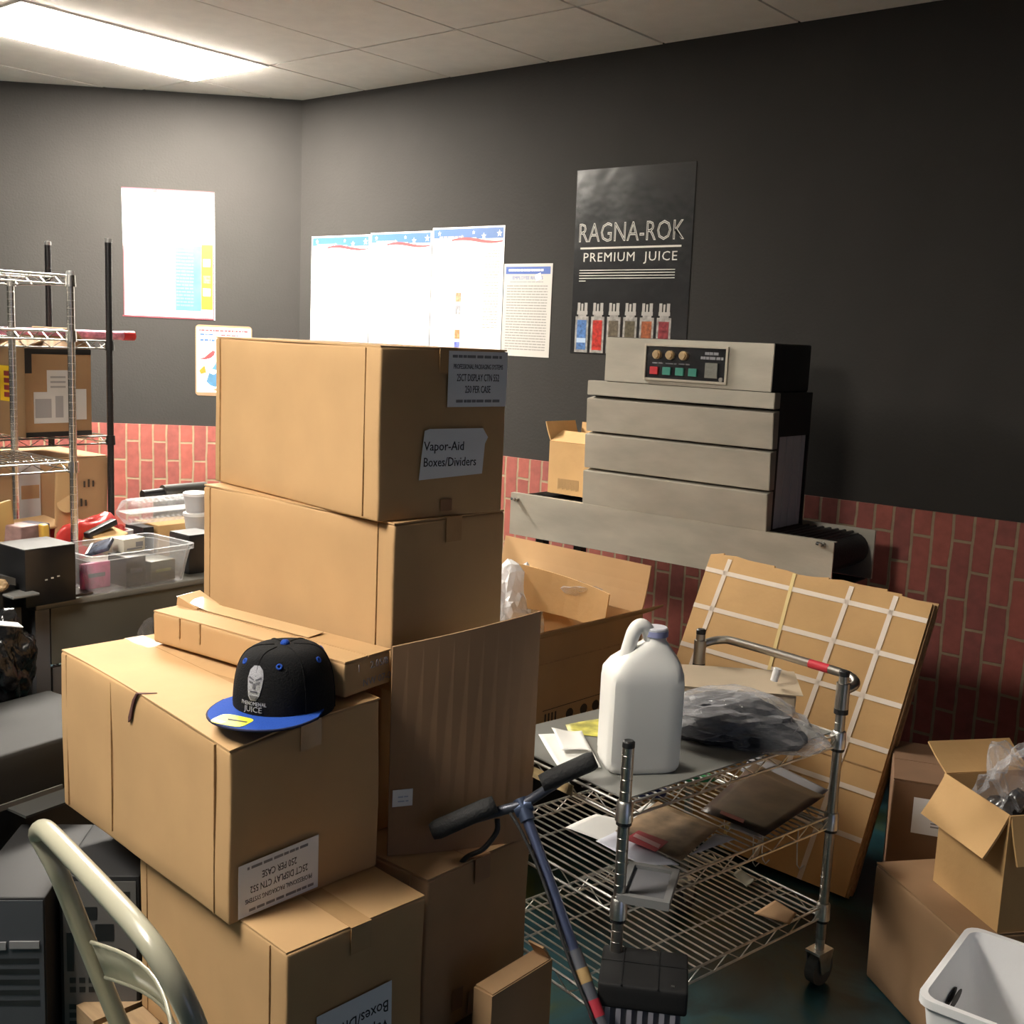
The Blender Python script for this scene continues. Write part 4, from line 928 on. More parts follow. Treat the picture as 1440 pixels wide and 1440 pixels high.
def grip(a, d, l):
    bm = B(); n = 12; pts = [a+d*l*k/n for k in range(n+1)]
    tube(bm, pts, [.017, .0205, .021]+[.0205]*(n-4)+[.019, .018], 14); return sobj('foam_grip', bm, RUBBER, smooth=True)
grip(gl, bd, .145); grip(gr, -bd, .125)
bm = B(); tube(bm, [cl+sv*.018, cl-sv*.030], .0165, 14); cyl(bm, cl-sv*.0-bd*.020, cl+bd*.020, .0165, 12); sobj('clamp', bm, mat('blue_clamp', (.13, .17, .28), .3, metal=.8), smooth=40)
bm = B(); tube(bm, [cl-sv*.02, cl.lerp(knee, .72)], .0115, 14); sobj('stem', bm, SBL, smooth=40)
bm = B(); tube(bm, [cl.lerp(knee, .69), base], .0145, 14); st = sobj('lower_stem', bm, mat('grey_stem', (.16, .17, .20), .4, metal=.5), smooth=40)
bm = B(); tube(bm, [cl.lerp(knee, .775), cl.lerp(knee, .84)], .0152, 14); sobj('tan_decal', bm, mat('tan_decal', (.42, .28, .12), .5), st, smooth=40)
bm = B(); tube(bm, [cl.lerp(knee, .915), cl.lerp(knee, .99)], .0152, 14); sobj('red_decal', bm, mat('red_decal', (.42, .03, .05), .5), st, smooth=40)
vw = (Vector((0, 0, CH))-cl).normalized()
bm = B(); c = cl-bd*.06; tube(bm, spline([c, c+Vector((0, 0, -.03))+vw*.012, c-bd*.03+Vector((0, 0, -.055))+vw*.01, c-bd*.07+Vector((0, 0, -.058)), c-bd*.10+Vector((0, 0, -.085))], 5), .006, 8); sobj('brake_lever', bm, BLACK, smooth=True)
bm = B(); tube(bm, spline([cl-bd*.03+vw*.02, cl-sv*.05+vw*.022-bd*.02, cl.lerp(knee, .35)+vw*.016-bd*.012, cl.lerp(knee, .72)+vw*.018-bd*.016, cl.lerp(knee, 1)+vw*.018-bd*.01], 6), .0035, 6); sobj('brake_cable', bm, RUBBER, smooth=True)
dk = Vector((vw.x, vw.y, 0)).normalized(); dk = Vector((-dk.y, dk.x, 0))*-1
low = Vector((base.x, base.y, .05))
bm = B(); tube(bm, [base+sv*.01, Vector((base.x, base.y, .062))-Vector((sv.x, sv.y, 0))*.02], .015, 12); sobj('fork', bm, SBL, smooth=40)
fw_c = Vector((base.x-sv.x*.06, base.y-sv.y*.06, .052)); ax = Vector((-dk.y, dk.x, 0))
def wheel(c):
    bm = B(); cyl(bm, c-ax*.012, c+ax*.012, .05, 26); o = sobj('wheel', bm, RUBBER, smooth=40)
    bm = B(); cyl(bm, c-ax*.014, c+ax*.014, .022, 16); sobj('hub', bm, GREYP, o, smooth=40)
wheel(fw_c); wheel(fw_c+Vector((.36, -.42, 0)))
rw = fw_c+Vector((.36, -.42, 0)); dv = (rw-fw_c).normalized(); sd = Vector((-dv.y, dv.x, 0))*.05
bm = B(); a, b = fw_c+dv*.07, rw-dv*.065; slab(bm, [a-sd+Vector((0, 0, .035)), b-sd+Vector((0, 0, .035)), b+sd+Vector((0, 0, .035)), a+sd+Vector((0, 0, .035))], .022); sobj('deck', bm, BLACK)

# ================================================================== BEHIND THE CART
# big open carton in front of the tunnel
kt = open_carton('open_carton', 'large open carton with raised flaps in front of the steel conveyor', (-2.06, 2.50, .70), R_(176), .70, .66, .36,
                 {'+x': (.10, 62), '+y': (.165, 14), '-x': (.28, 20), '-y': (.2, 150)}, m=CARD)
w, d = .70, .66
bm = B(); n = 6          # inner flap bent up inside
for k in range(n):
    a, b = k/n, (k+1)/n; f = lambda t: Vector((-.16+.42*t, d/2-.10+.03*math.sin(t*3), .30)); hgt = lambda t: .155-.035*t
    p0, p1 = f(a), f(b); hexa(bm, [p0, p1, p0+Vector((0, .005, 0)), p1+Vector((0, .005, 0)), p0+Vector((0, .02, hgt(a))), p1+Vector((0, .02, hgt(b))), p0+Vector((0, .025, hgt(a))), p1+Vector((0, .025, hgt(b)))])
obj('inner_flap', bm, CARDO, kt)
F = frame((w/2+.0006, -.03, .085), (0, 1, 0), (0, 0, 1)); bm = B()
quad2(bm, F, -.13, .16, -.035, -.033); quad2(bm, F, -.13, .16, .033, .035)
for k in range(4): quad2(bm, F, -.12+.016*k, -.113+.016*k, -.022, .022)
obj('print', bm, mat('brown_ink', (.05, .035, .025), .7), kt)
for x in (0, .07, .13):
    bm = B(); poly_prism(bm, [F @ Vector((x+.018*math.cos(a), .018*math.sin(a), 0)) for a in [R_(30*k) for k in range(12)]], (.0005, 0, 0)); obj('print', bm, MATS['brown_ink'], kt)
bm = B(); slab(bm, [(w/2+.0008, -.30, .27), (w/2+.0008, .32, .27), (w/2+.0008, .32, .275), (w/2+.0008, -.30, .275)], .001); obj('crease', bm, CARDE, kt)
bm = B(); crumple(bm, (.12, .285, .395), .085, .02, .035, 31, .5, 3, False, 8, .7); obj('loose_tape', bm, FILM, kt)
c = at(724, 850, z=.66)
t = thing('white_film_bag', 'crumpled white plastic film inside the large open carton', 'plastic film', (c.x-.05, c.y+.10, .35)); bm = B(); crumple(bm, (0, 0, .20), .13, .14, .20, 33, .35, 4, True, 9, .6); obj('body', bm, MILKY if False else mat('white_film', (.72, .72, .74), .25, bump=.6, bscale=40), t)
bm = rbox(.72, .68, .335, .006, 4, c=(0, 0, .1675)); t = thing('support_box', 'black box on the floor under the large open carton', 'box', (-2.06-.35*math.cos(R_(-4))+.33*math.sin(R_(4)), 2.82, 0), R_(-4)); obj('body', bm, BLACK, t, smooth=35)
# small open box beside the tunnel
p = at(793, 686, z=.985)
ob = open_carton('open_box', 'small open brown box with ragged flaps on the left end of the conveyor', (-2.635, 3.668, 1.192), R_(178), .215, .20, .214, {'-x': (.085, 22), '+y': (.075, 8), '-y': (.085, -62), '+x': (.06, 10)}, m=CARDO)
bm = B()
for k in range(14): quad2(bm, frame((0, 0, 0), (1, 0, 0), (0, 0, 1)), -.055+.009*k*.9, -.050+.009*k*.9, .02+.003*(k % 3), .065, .1006)
obj('faint_print', bm, mat('faded_print', (.40, .25, .11), .8), ob)
# strapped bundle of flat cardboard leaning on the conveyor
TL, TR = at(985, 778, y=3.46), at(1293, 846, y=3.46); BR = at(1188, 1262, z=.012); 
tz = (TL.z+TR.z)/2; yt = 3.46; yb_ = BR.y
wv = Vector((1, .02, -.035)).normalized(); TLp = Vector((TL.x, yt, TL.z)); wid = (TR-TL).length
up = (TR-BR).normalized(); side = (TR-TL).normalized(); nrm = side.cross(up).normalized()
if nrm.y > 0: nrm = -nrm
hgt = (TR-BR).length
bt = thing('cardboard_bundle', 'thick bundle of flat cardboard with white strapping leaning on the conveyor', 'cardboard bundle', (BR.x-wid/2, BR.y, 0))
BM = frame(BR-side*wid, side, up); BM.translation -= Vector((BR.x-wid/2, BR.y, 0))      # local: x 0..wid, y 0..hgt, z outwards
NS = 7; TH = .075
for k in range(NS):
    z0 = -TH*(k+1)/NS; dx = .006*math.sin(k*2.1); dy = .010*math.cos(k*1.7)
    def ed(x, y, s=k): return .006*math.sin(x*14+s)+.004*math.sin(x*31+s*2)
    bm = B(); n = 16
    for i in range(n):
        xa, xb = wid*i/n+dx, wid*(i+1)/n+dx; ya, yc = hgt+dy+ed(xa, 0), hgt+dy+ed(xb, 0)
        if ((xa/wid) % .27) < .065 and k == 0: ya -= .006
        hexa(bm, [BM @ Vector(q) for q in ((xa, 0, z0), (xb, 0, z0), (xa, ya, z0), (xb, yc, z0), (xa, 0, z0+TH/NS-.001), (xb, 0, z0+TH/NS-.001), (xa, ya, z0+TH/NS-.001), (xb, yc, z0+TH/NS-.001))])
    obj('sheet', bm, CARDO if k == 0 else CARDE, bt)
def onb(px, py):      # a spot of the front sheet, local
    q = at(px, py, pl=(BR, nrm)); d_ = q-(BR-side*wid); return d_.dot(side), d_.dot(up)
STRAP = mat('white_strap', (.66, .56, .46), .4)
def strap(pts, m, wd_=.008, lift=.0006):
    bm = B(); (x0, y0), (x1, y1) = pts; a, b = Vector((x0, y0, lift)), Vector((x1, y1, lift)); e = (b-a).normalized(); s = Vector((-e.y, e.x, 0))*wd_
    slab(bm, [BM @ (a-s), BM @ (b-s), BM @ (b+s), BM @ (a+s)], .0008); obj('strap', bm, m, bt)
for y in (.945, .80, .645, .49, .34, .19): strap(((0, hgt*y), (wid, hgt*y-.005)), STRAP)
for a, b in (((1024, 795), (936, 1030)), ((1197, 828), (1108, 1075)), ((1258, 846), (1166, 1112))):
    (xa, ya), (xb, yb2) = onb(*a), onb(*b); t_ = (0-ya)/(yb2-ya); strap(((xa+(xa-xb)*.0, hgt), (xa+(xb-xa)*t_, .0)), STRAP)
(xa, ya), (xb, yb2) = onb(1117, 808), onb(1082, 940); t_ = -ya/(yb2-ya)
strap(((xa, hgt), (xa+(xb-xa)*t_, 0)), mat('yellow_strap', (.66, .50, .20), .4), .006, .0012)
bm = B(); box(bm, wid*.55, wid, hgt*.415, hgt*.418, 0, .0008, BM); obj('fold_line', bm, CARDE, bt)

# ================================================================== RIGHT FOREGROUND
# lower box, open box with bright flap on it, bin in front
def edge(a, b):      # yaw and length of a top edge from its near corner
    e_ = b-a; return math.atan2(e_.y, e_.x), e_.length
mN, mL = at(1352, 1318, z=.315), at(1232, 1212, z=.315); my, mw_ = edge(mN, mL)
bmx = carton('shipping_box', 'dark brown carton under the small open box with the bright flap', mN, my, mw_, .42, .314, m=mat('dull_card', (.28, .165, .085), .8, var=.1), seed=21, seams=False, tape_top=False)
nb, nl = at(1402, 1312, z=.3155), at(1312, 1238, z=.3155); ny, nw_ = edge(nb, nl); nh = zat(1410, 1146, nb.xy)-.3155
on = open_carton('open_box', 'open brown box with one bright flap hanging outward, at the right edge', (nb.x, nb.y, .3155+nh), ny, nw_, .24, nh,
                 {'-y': (.115, 150), '+x': (.11, 160), '-x': (.10, 60), '+y': (.11, 25)}, m=CARDO)
t = thing('plastic_bag_goods', 'clear plastic bag of dark goods sticking up out of the right open box', 'bag', (0, 0, 0))
t.location = (*on.location.xy, .325)
bm = B(); crumple(bm, (0, 0, .15), .075, .075, .13, 41, .25, 4, True, 8); obj('goods', bm, BLACKG, t, smooth=True)
bm = B(); crumple(bm, (-.005, .0, .25), .095, .085, .135, 47, .42, 4, True, 7, .6); obj('clear_film', bm, FILM, t)
# box behind with a white label
p = at(1262, 1095, z=.36)
bbL, bbR = at(1256, 1094, z=.42), at(1345, 1108, z=.42)
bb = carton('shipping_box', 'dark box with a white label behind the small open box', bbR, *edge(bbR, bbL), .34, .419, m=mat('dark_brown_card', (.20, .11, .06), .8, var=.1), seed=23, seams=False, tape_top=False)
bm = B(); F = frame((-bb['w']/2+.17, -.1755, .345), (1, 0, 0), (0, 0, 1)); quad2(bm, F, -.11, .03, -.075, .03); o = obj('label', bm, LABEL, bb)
obj('print', bars(F, 8, -.06, .02, .015, .0095, .004, 51, .0008), INKG, o)
# green bottle behind the bundle foot
q = at(1208, 1205, z=.06)
# white basket
N1 = at(1295, 1400, z=.43)
bt_ = thing('plastic_basket', 'white plastic storage basket at the bottom right corner', 'basket', (0, 0, 0))
a0 = Vector((N1.x, N1.y, 0)); b0 = at(1366, 1304, z=.43); b0.z = 0; ev = (b0-a0).normalized(); ln = (b0-a0).length; fv = Vector((ev.y, -ev.x, 0)); fl = .36
bt_.location = a0+ev*ln/2+fv*fl/2; bt_.rotation_euler = (0, 0, math.atan2(fv.y, fv.x))
def basket_shell(o_, ln_, fl_, h, tp=.03):
    bm = B(); th = .004; R2 = []
    for z, s in ((0.004, 1-tp/.15), (h, 1)):
        pass
    sec = [(0, .0), (h, 1)]
    A = lambda t, inn: (fl_/2-(1-t)*tp-inn, ln_/2-(1-t)*tp-inn)
    def ringv(t, z, inn, r=.03):
        a, b = A(t, inn); out = []
        for cx, cy, s0 in ((a-r, b-r, 0), (-a+r, b-r, 90), (-a+r, -b+r, 180), (a-r, -b+r, 270)):
            for k in range(5): g = R_(s0+22.5*k); out.append(bm.verts.new((cx+r*math.cos(g), cy+r*math.sin(g), z)))
        return out
    rings = [ringv(0, 0, 0), ringv(.5, h*.5, 0), ringv(1, h-.016, 0), ringv(1, h-.016, -.008), ringv(1, h, -.008), ringv(1, h, th), ringv(.5, h*.5, th), ringv(0, th, th)]
    for p_, q_ in zip(rings, rings[1:]):
        n = len(p_)
        for k in range(n): bm.faces.new((p_[k], p_[(k+1) % n], q_[(k+1) % n], q_[k]))
    bm.faces.new(rings[0][::-1]); bm.faces.new(rings[-1]); return bm
WB = mat('white_basket', (.86, .86, .87), .45, var=.03)
obj('body', basket_shell(None, ln, fl, .43, .05), WB, bt_, smooth=45)
bm = B(); F = frame((-fl/2+.0135, .0, .355), (0, 1, 0), (0, 0, 1))
poly_prism(bm, [F @ Vector((.040*(1 if abs(math.cos(a)) > .3 else .8)*math.cos(a), .012*math.sin(a), .0)) for a in [R_(22.5*k) for k in range(16)]], Vector((.0010, 0, 0)))
poly_prism(bm, [F @ Vector((.040*(1 if abs(math.cos(a)) > .3 else .8)*math.cos(a), .012*math.sin(a), .0105)) for a in [R_(22.5*k) for k in range(16)]], Vector((-.0010, 0, 0)))
obj('handle_slot', bm, mat('slot_dark', (.05, .045, .04), .8), bt_)
wpt = Vector(bt_.location)
t = thing('green_disc', 'small green disc lying in the white basket', 'disc', (wpt.x-.02, wpt.y-.02, .0045)); bm = B(); lathe(bm, [(0, 0), (.03, 0), (.03, .012), (.026, .014), (0, .014)], n=20); obj('body', bm, mat('leaf_green', (.12, .40, .06), .5), t, smooth=40)
t = thing('paper_slip', 'white folded slip standing in the white basket', 'paper', (wpt.x+.09, wpt.y+.02, .0045), .4); bm = B(); slab(bm, [(-.05, 0, 0), (.05, .01, 0), (.05, .03, .19), (-.05, .03, .19)], .002); obj('body', bm, WHITE, t)
# brown carton far right against the wall
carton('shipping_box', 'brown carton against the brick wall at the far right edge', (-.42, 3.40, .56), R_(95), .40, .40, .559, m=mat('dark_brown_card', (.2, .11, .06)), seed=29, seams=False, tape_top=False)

# ================================================================== LEFT SIDE: DESK AND WHAT IS ON IT
DZ = .75
dt = thing('steel_desk', 'grey steel desk covered with clutter, left of the carton stack', 'desk', (-3.55, 2.26, 0))
def dobj(name, bm, m, par=None, **k):
    for v in bm.verts: v.co += Vector((3.55, -2.26, 0))
    return obj(name, bm, m, par or dt, **k)
DG = mat('desk_grey', (.085, .083, .070), .4, metal=0, var=.06); DD = mat('desk_dark', (.10, .092, .088), .45)
dx0, dx1, dy0, dy1 = -3.90, -3.195, 1.63, 2.92
bm = rbox(dx1-dx0, dy1-dy0, .022, .005, 2, c=((dx0+dx1)/2, (dy0+dy1)/2, DZ-.011)); dobj('desk_top', bm, mat('desk_top_grey', (.15, .145, .13), .25, var=.08), smooth=35)
bm = B(); box(bm, dx1-.022, dx1-.006, dy0+.05, dy1-.01, DZ-.20, DZ-.022); dobj('upper_panel', bm, DG)
bm = B(); box(bm, dx1-.03, dx1-.010, dy0+.055, dy1-.01, .10, DZ-.212); dobj('lower_panel', bm, DD)
bm = B(); box(bm, dx1-.03, dx1-.004, dy0, dy0+.045, 0, DZ-.022); dobj('leg_post', bm, mat('post_grey', (.12, .12, .13), .4, metal=.4))
bm = B(); box(bm, dx0, dx1-.032, dy0, dy0+.02, .05, DZ-.022); dobj('side_panel', bm, DD)
bm = B(); box(bm, dx0, dx1-.032, dy1-.02, dy1, .05, DZ-.022); dobj('side_panel', bm, DD)
bm = B(); box(bm, dx1-.034, dx1-.004, dy0+.30, dy0+.37, DZ-.214, DZ-.196); dobj('drawer_catch', bm, BLACK)
bm = B(); box(bm, dx0, dx1-.03, dy0+.02, dy0+.06, 0, .05); box(bm, dx0, dx1-.03, dy1-.06, dy1-.02, 0, .05); dobj('foot', bm, BLACK)
def onz(px, py, z): return at(px, py, z=z)
# black box with three small silver marks
p = onz(72, 850, DZ)
t = thing('black_box', 'small shiny black cube shaped box at the left end of the desk', 'box', (p.x-.085, p.y+.0, DZ), R_(3)); bm = rbox(.16, .165, .175, .003, 2, c=(0, 0, .0875)); obj('body', bm, mat('black_lacquer', (.010, .010, .011), .3), t, smooth=35)
bm = B(); box(bm, -.080, .080, -.0825, .0825, .1752, .1765); obj('top_panel', bm, mat('greyish_black', (.07, .07, .07), .5), t)  # top in a lighter grey than the body
bm = B()
for k in range(3): box(bm, .0801, .0812, -.02+.02*k, -.012+.02*k, .075+.003*k, .079+.003*k)
obj('silver_print', bm, SILV, t)
# clear tote full of packets
def tote(name, label, c, rz, fx, fy, h, m):
    t = thing(name, label, 'container', c, rz); bm = basket_shell(None, fy, fx, h, .018); obj('shell', bm, m, t, smooth=45); return t
pA, pB = onz(140, 836, DZ), onz(255, 816, DZ)
tc = (pA+pB)/2
tote('clear_tote', 'clear plastic tub of dark packets at the front of the desk', (tc.x-.115, tc.y, DZ+.0005), R_(2), .26, (pB-pA).length+.07, .125, CLEAR)
rnd = random.Random(5)
pk = [((.055, -.13), (.02, .10, .085), 'pink packet at the left end inside the clear tub', (.55, .12, .25)), ((.06, -.02), (.10, .075, .10), 'black carton at the front inside the clear tub', (.014, .014, .016)), ((.05, .09), (.09, .10, .07), 'dark olive packet inside the clear tub', (.05, .05, .025)),
      ((-.05, .09), (.10, .12, .06), 'charcoal packet at the back right inside the clear tub', (.03, .03, .032)), ((-.05, -.05), (.10, .10, .07), 'dull brown packet at the back inside the clear tub', (.09, .06, .04))]
for (ox, oy), (a, b, h), lb, c in pk:
    t = thing('packet', lb, 'packet', (tc.x-.115+ox, tc.y+oy, DZ+.005), rnd.uniform(-.15, .15)); bm = rbox(a, b, h, .004, 2, c=(0, 0, h/2)); obj('body', bm, mat('packet_%s' % lb[:9].strip().replace(' ', '_'), c, .4, var=.3, vscale=40), t, smooth=35)
    bm = B(); box(bm, a/2, a/2+.0006, -b*.3, b*.3, h*.45, h*.6); obj('label', bm, mat('olive_label', (.22, .22, .05), .5) if 'olive' in lb else mat('dim_label', (.10, .10, .11), .5), t)
t = thing('game_case', 'small dark glossy case propped on the packets at the tub left end', 'case', (tc.x-.10, tc.y-.09, DZ+.128), .3); t.rotation_euler = (.5, -.35, .5); bm = rbox(.085, .06, .014, .003, 1); obj('body', bm, mat('case_blue', (.06, .07, .10), .25, var=.6, vscale=40), t, smooth=35)
bm = B(); box(bm, -.04, -.030, -.029, .029, .0071, .0078); obj('white_edge', bm, WHITEP, t)
t = thing('white_carton', 'little white printed carton on top of the packets in the clear tub', 'box', (tc.x-.10, tc.y+.015, DZ+.105), .1); bm = rbox(.06, .085, .045, .002, 1, c=(0, 0, .0225)); obj('body', bm, mat('cream_carton', (.55, .52, .44), .5), t, smooth=35)
bm = B(); box(bm, .0301, .0306, -.03, .03, .008, .014); box(bm, .0301, .0306, .005, .033, .016, .032); obj('print', bm, INKG, t)
# second tub further back with a white lining
p = onz(165, 770, DZ)
pC = Vector((-3.72, 2.12, 0))
tote('clear_tote', 'small clear tub with white packing behind the dark packets tub', (pC.x+.0, pC.y, DZ+.0005), R_(4), .20, .20, .105, MILKY)
t = thing('white_packing', 'crumpled white packing inside the small back tub', 'packing', (pC.x, pC.y, DZ+.006)); bm = B(); crumple(bm, (0, 0, .05), .07, .07, .05, 61, .4, 3, True); obj('body', bm, mat('white_film', (.72, .72, .74), .25), t)
# red bag
p = onz(100, 775, DZ+.05)
t = thing('red_bag', 'crumpled bright red plastic bag heaped on the desk', 'bag', (p.x-.02, p.y+.01, DZ), R_(100)); t.location.y += .05; t.location.x += .03; bm = B(); crumple(bm, (0, 0, .075), .165, .075, .10, 63, .45, 4, True, 6, .6)
for v in bm.verts: v.co.z = max(v.co.z, .001)
obj('body', bm, mat('red_film', (.60, .045, .04), .3, bump=.4, bscale=25), t, smooth=True)
# tan split cardboard pieces
def cardbit(label, px, py, z, size, rot, m=CARD, name='cardboard_piece', cat='cardboard', stand=False):
    p = at(px, py, x=z); t = thing(name, label, cat, p); t.rotation_euler = [R_(a) for a in rot]; a, b, c = size
    if stand: c = 2*(p.z-DZ)-.004
    bm = rbox(a, b, c, min(c/2.2, .006), 3, .003, int(px)); obj('body', bm, m, t, smooth=40); return t
cardbit('tan cardboard tube end standing up behind the red bag', 88, 722, -3.62, (.012, .055, .14), (0, 6, -10), stand=True)
p = at(95, 708, x=-3.60); t = thing('cardboard_disc', 'round tan card disc leaning on the tan tube end', 'cardboard', (p.x, p.y, p.z)); t.rotation_euler = (R_(18), R_(62), R_(-10)); bm = B(); lathe(bm, [(0, 0), (.034, 0), (.034, .004), (0, .004)], n=24); obj('body', bm, CARD, t, smooth=40)
cardbit('rounded yellow cardboard flap at the left edge of the photo', 8, 765, -3.45, (.012, .07, .16), (10, 6, 10), mat('yellowish_card', (.58, .38, .14), .6, var=.1), stand=True)
cardbit('narrow yellow cardboard strip slanting down beside the black box', 22, 785, -3.36, (.018, .16, .035), (-38, 10, 8), MATS['yellowish_card'])
cardbit('flat tan sheet of cardboard behind the red bag on the desk', 20, 742, -3.70, (.16, .30, .012), (4, 3, 0), CARD)
cardbit('small yellow packet poking out in front of the red bag', 64, 780, -3.40, (.03, .025, .085), (4, 4, 0), mat('golden_packet', (.60, .36, .06), .4), 'packet', 'packet', True)
cardbit('folded brown carton lying between the red bag and the back tub', 148, 758, -3.52, (.10, .12, .05), (10, 18, 30), CARDO, 'small_box', 'box')
cardbit('black stapler shaped bracket on top of the folded brown carton', 142, 743, -3.52, (.03, .13, .022), (16, 0, 12), BLACK, 'bracket', 'bracket')
cardbit('dark purple packet stack at the left of the red bag', 48, 775, -3.50, (.09, .05, .10), (0, 0, 20), mat('purple_packet', (.05, .035, .06), .4, var=.4, vscale=30), 'packet', 'packet', True)
cardbit('dull pink packet below the yellow cardboard at the left edge', 30, 782, -3.42, (.08, .07, .08), (0, 0, 15), mat('dull_pink', (.25, .15, .14), .5, var=.3, vscale=30), 'packet', 'packet', True)
# back right corner of the desk: tan box, clamshell, canister, cups
bx0 = Vector((-3.60, 2.50, DZ))
def px_on_x(px, py, x): return at(px, py, x=x)
q0, q1 = px_on_x(205, 762, -3.60), px_on_x(285, 735, -3.60)
t = thing('tan_carton', 'low tan carton under the clear clamshell at the back of the desk', 'box', (-3.68, (q0.y+q1.y)/2+.08, DZ)); hh = at(235, 738, x=-3.60).z-DZ; bm = rbox(.16, .30, max(.05, hh), .003, 2, c=(0, 0, max(.05, hh)/2)); obj('body', bm, CARDO, t, smooth=35)
TZ2 = DZ+max(.05, hh)
t2 = thing('black_carton', 'slim black carton beside the tan carton under the clamshell', 'box', (-3.66, (q0.y+q1.y)/2-.11, DZ)); bm = rbox(.12, .045, max(.05, hh)-.002, .003, 2, c=(0, 0, max(.05, hh)/2)); obj('body', bm, BLACK, t2, smooth=35)
c0, c1 = at(175, 742, x=-3.66), at(262, 735, x=-3.66)
t = thing('clamshell', 'clear ribbed plastic clamshell pack lying on the tan carton', 'plastic pack', (-3.67, (c0.y+c1.y)/2+.02, TZ2+.001)); zz1 = at(215, 702, x=-3.62).z-TZ2
bm = B(); L_ = (c1-c0).length+.08; tube(bm, [(0, -L_/2+L_*k/30, zz1*.5) for k in range(31)], [max(.012, zz1*.5*min(1, math.sin(min(1, max(.03, (k+.5)/4, )) if k < 4 else 1)*1.2))*(1+.025*(k % 2)) for k in range(31)], 14)
for v in bm.verts: v.co.z = max(.001, v.co.z); v.co.x *= 1.2
obj('shell', bm, CLEAR, t)
bm = B(); box(bm, -.05, .05, -L_/2+.02, L_/2, zz1*.48, zz1*.50); obj('rim', bm, CLEAR, t)
k0 = at(200, 692, x=-3.80); k1 = at(280, 684, x=-3.80)
bm = B(); kb_ = at(240, 742, x=-3.80).z
t = thing('canister', 'dark grey cylinder lying behind the clear clamshell', 'canister', (-3.80, (k0.y+k1.y)/2, DZ)); 
bm = B(); yy = (k1-k0).length; zc = k0.z-DZ-.005; cyl(bm, (0, -yy*.15, zc), (0, yy*.6, zc), .026, 18); obj('body', bm, mat('canister_grey', (.075, .075, .07), .3, metal=.3), t, smooth=40)
bm = B(); cyl(bm, (0, -yy*.5, zc-.006), (0, -yy*.15, zc-.003), .018, 18); obj('nozzle', bm, BLACKM, t, smooth=40)
bm = rbox(.10, .20, zc-.026, .003, 2, c=(0, .05, (zc-.026)/2)); obj('stand', bm, BLACK, t, smooth=35)
u0 = at(271, 748, x=-3.52)
hc = (at(270, 692, x=-3.52).z-u0.z)/2
for n in range(2):
    t = thing('plastic_cup', ('clear lidded plastic cup standing on the desk beside the stack', 'clear lidded plastic cup standing on top of the other cup')[n], 'cup', (-3.52, u0.y+.012, DZ+max(0, u0.z-DZ)+hc*n), 0, 'stacked lidded cups')
    bm = B(); lathe(bm, [(0, 0), (.034, 0), (.042, hc*.86), (.040, hc*.86), (.032, .002), (0, .002)], n=24); obj('cup', bm, MILKY, t, smooth=40)
    bm = B(); lathe(bm, [(.0425, hc*.82), (.045, hc*.82), (.045, hc*.96), (.040, hc*.995), (0, hc*.995)], n=24); obj('lid', bm, WHITEP, t, smooth=40)
t = thing('cup_riser', 'pale flat lid pile under the stacked plastic cups', 'lids', (-3.52, u0.y+.012, DZ)); bm = B(); hr = max(.012, u0.z-DZ-.001); lathe(bm, [(0, 0), (.06, 0), (.062, hr*.3), (.058, hr*.35), (.062, hr*.65), (.058, hr*.7), (.06, hr), (0, hr)], n=24); obj('body', bm, mat('pale_lid', (.45, .45, .44), .35), t, smooth=30)
p = onz(275, 808, DZ); t = thing('speaker_box', 'black upright box beside the right end of the clear tub', 'box', (p.x-.07, p.y+.035, DZ)); bm = rbox(.12, .11, .135, .005, 2, c=(0, 0, .0675)); obj('body', bm, BLACK, t, smooth=35)
bm = B(); box(bm, -.058, .058, -.053, .053, .1352, .137); obj('top_panel', bm, mat('greyish_black', (.07, .07, .07)), t)  # top panel greyer than the black sides
p = onz(118, 838, DZ); t = thing('dark_tray', 'thin dark tray lying between black box and clear tub', 'tray', (p.x-.05, p.y, DZ)); bm = rbox(.09, .07, .008, .003, 1, c=(0, 0, .004)); obj('body', bm, mat('brown_dark', (.07, .05, .045), .5), t, smooth=35)
# film hanging off the desk edge near the long carton
p = at(206, 884, x=-3.17); t = thing('film_scrap', 'scrap of clear film hanging at the desk front near the long carton', 'plastic film', (p.x, p.y, p.z)); bm = B(); crumple(bm, (0, 0, 0), .006, .026, .034, 71, .5, 3, False); obj('body', bm, FILM, t)

# left cabinet beside the desk and what stands there
ct = thing('black_cabinet', 'low black cabinet left of the steel desk', 'cabinet', (-3.53, 1.16, 0)); bm = rbox(.66, .86, .75, .005, 2, c=(0, 0, .375)); obj('body', bm, mat('cabinet_black', (.02, .02, .02), .5), ct, smooth=35)
bm = B(); box(bm, .3305, .332, -.41, .41, .02, .35); obj('drawer_front', bm, mat('drawer_black', (.035, .033, .032), .5), ct)
bm = B(); box(bm, .3305, .332, -.41, .41, .38, .73); obj('drawer_front', bm, MATS['drawer_black'], ct)
p = at(18, 800, x=-3.22)
t = thing('black_bracket', 'black angular plastic arm with a grey top at the left edge of the photo', 'bracket', (-3.24, at(22, 830, x=-3.24).y-.06, .7505)); t.rotation_euler = (0, 0, R_(2))
h0 = max(.07, at(20, 800, x=-3.24).z-.7505)
bm = B(); hexa(bm, [(-.05, -.12, h0+.01), (.05, -.12, h0+.01), (-.05, .035, h0-.04), (.05, .035, h0-.04), (-.05, -.12, h0+.035), (.05, -.12, h0+.035), (-.05, .035, h0-.018), (.05, .035, h0-.018)]); obj('arm', bm, mat('grey_arm', (.06, .06, .058), .45), t)
bm = rbox(.10, .10, h0-.04, .008, 3, c=(0, -.05, (h0-.04)/2)); obj('base', bm, BLACK, t, smooth=35)
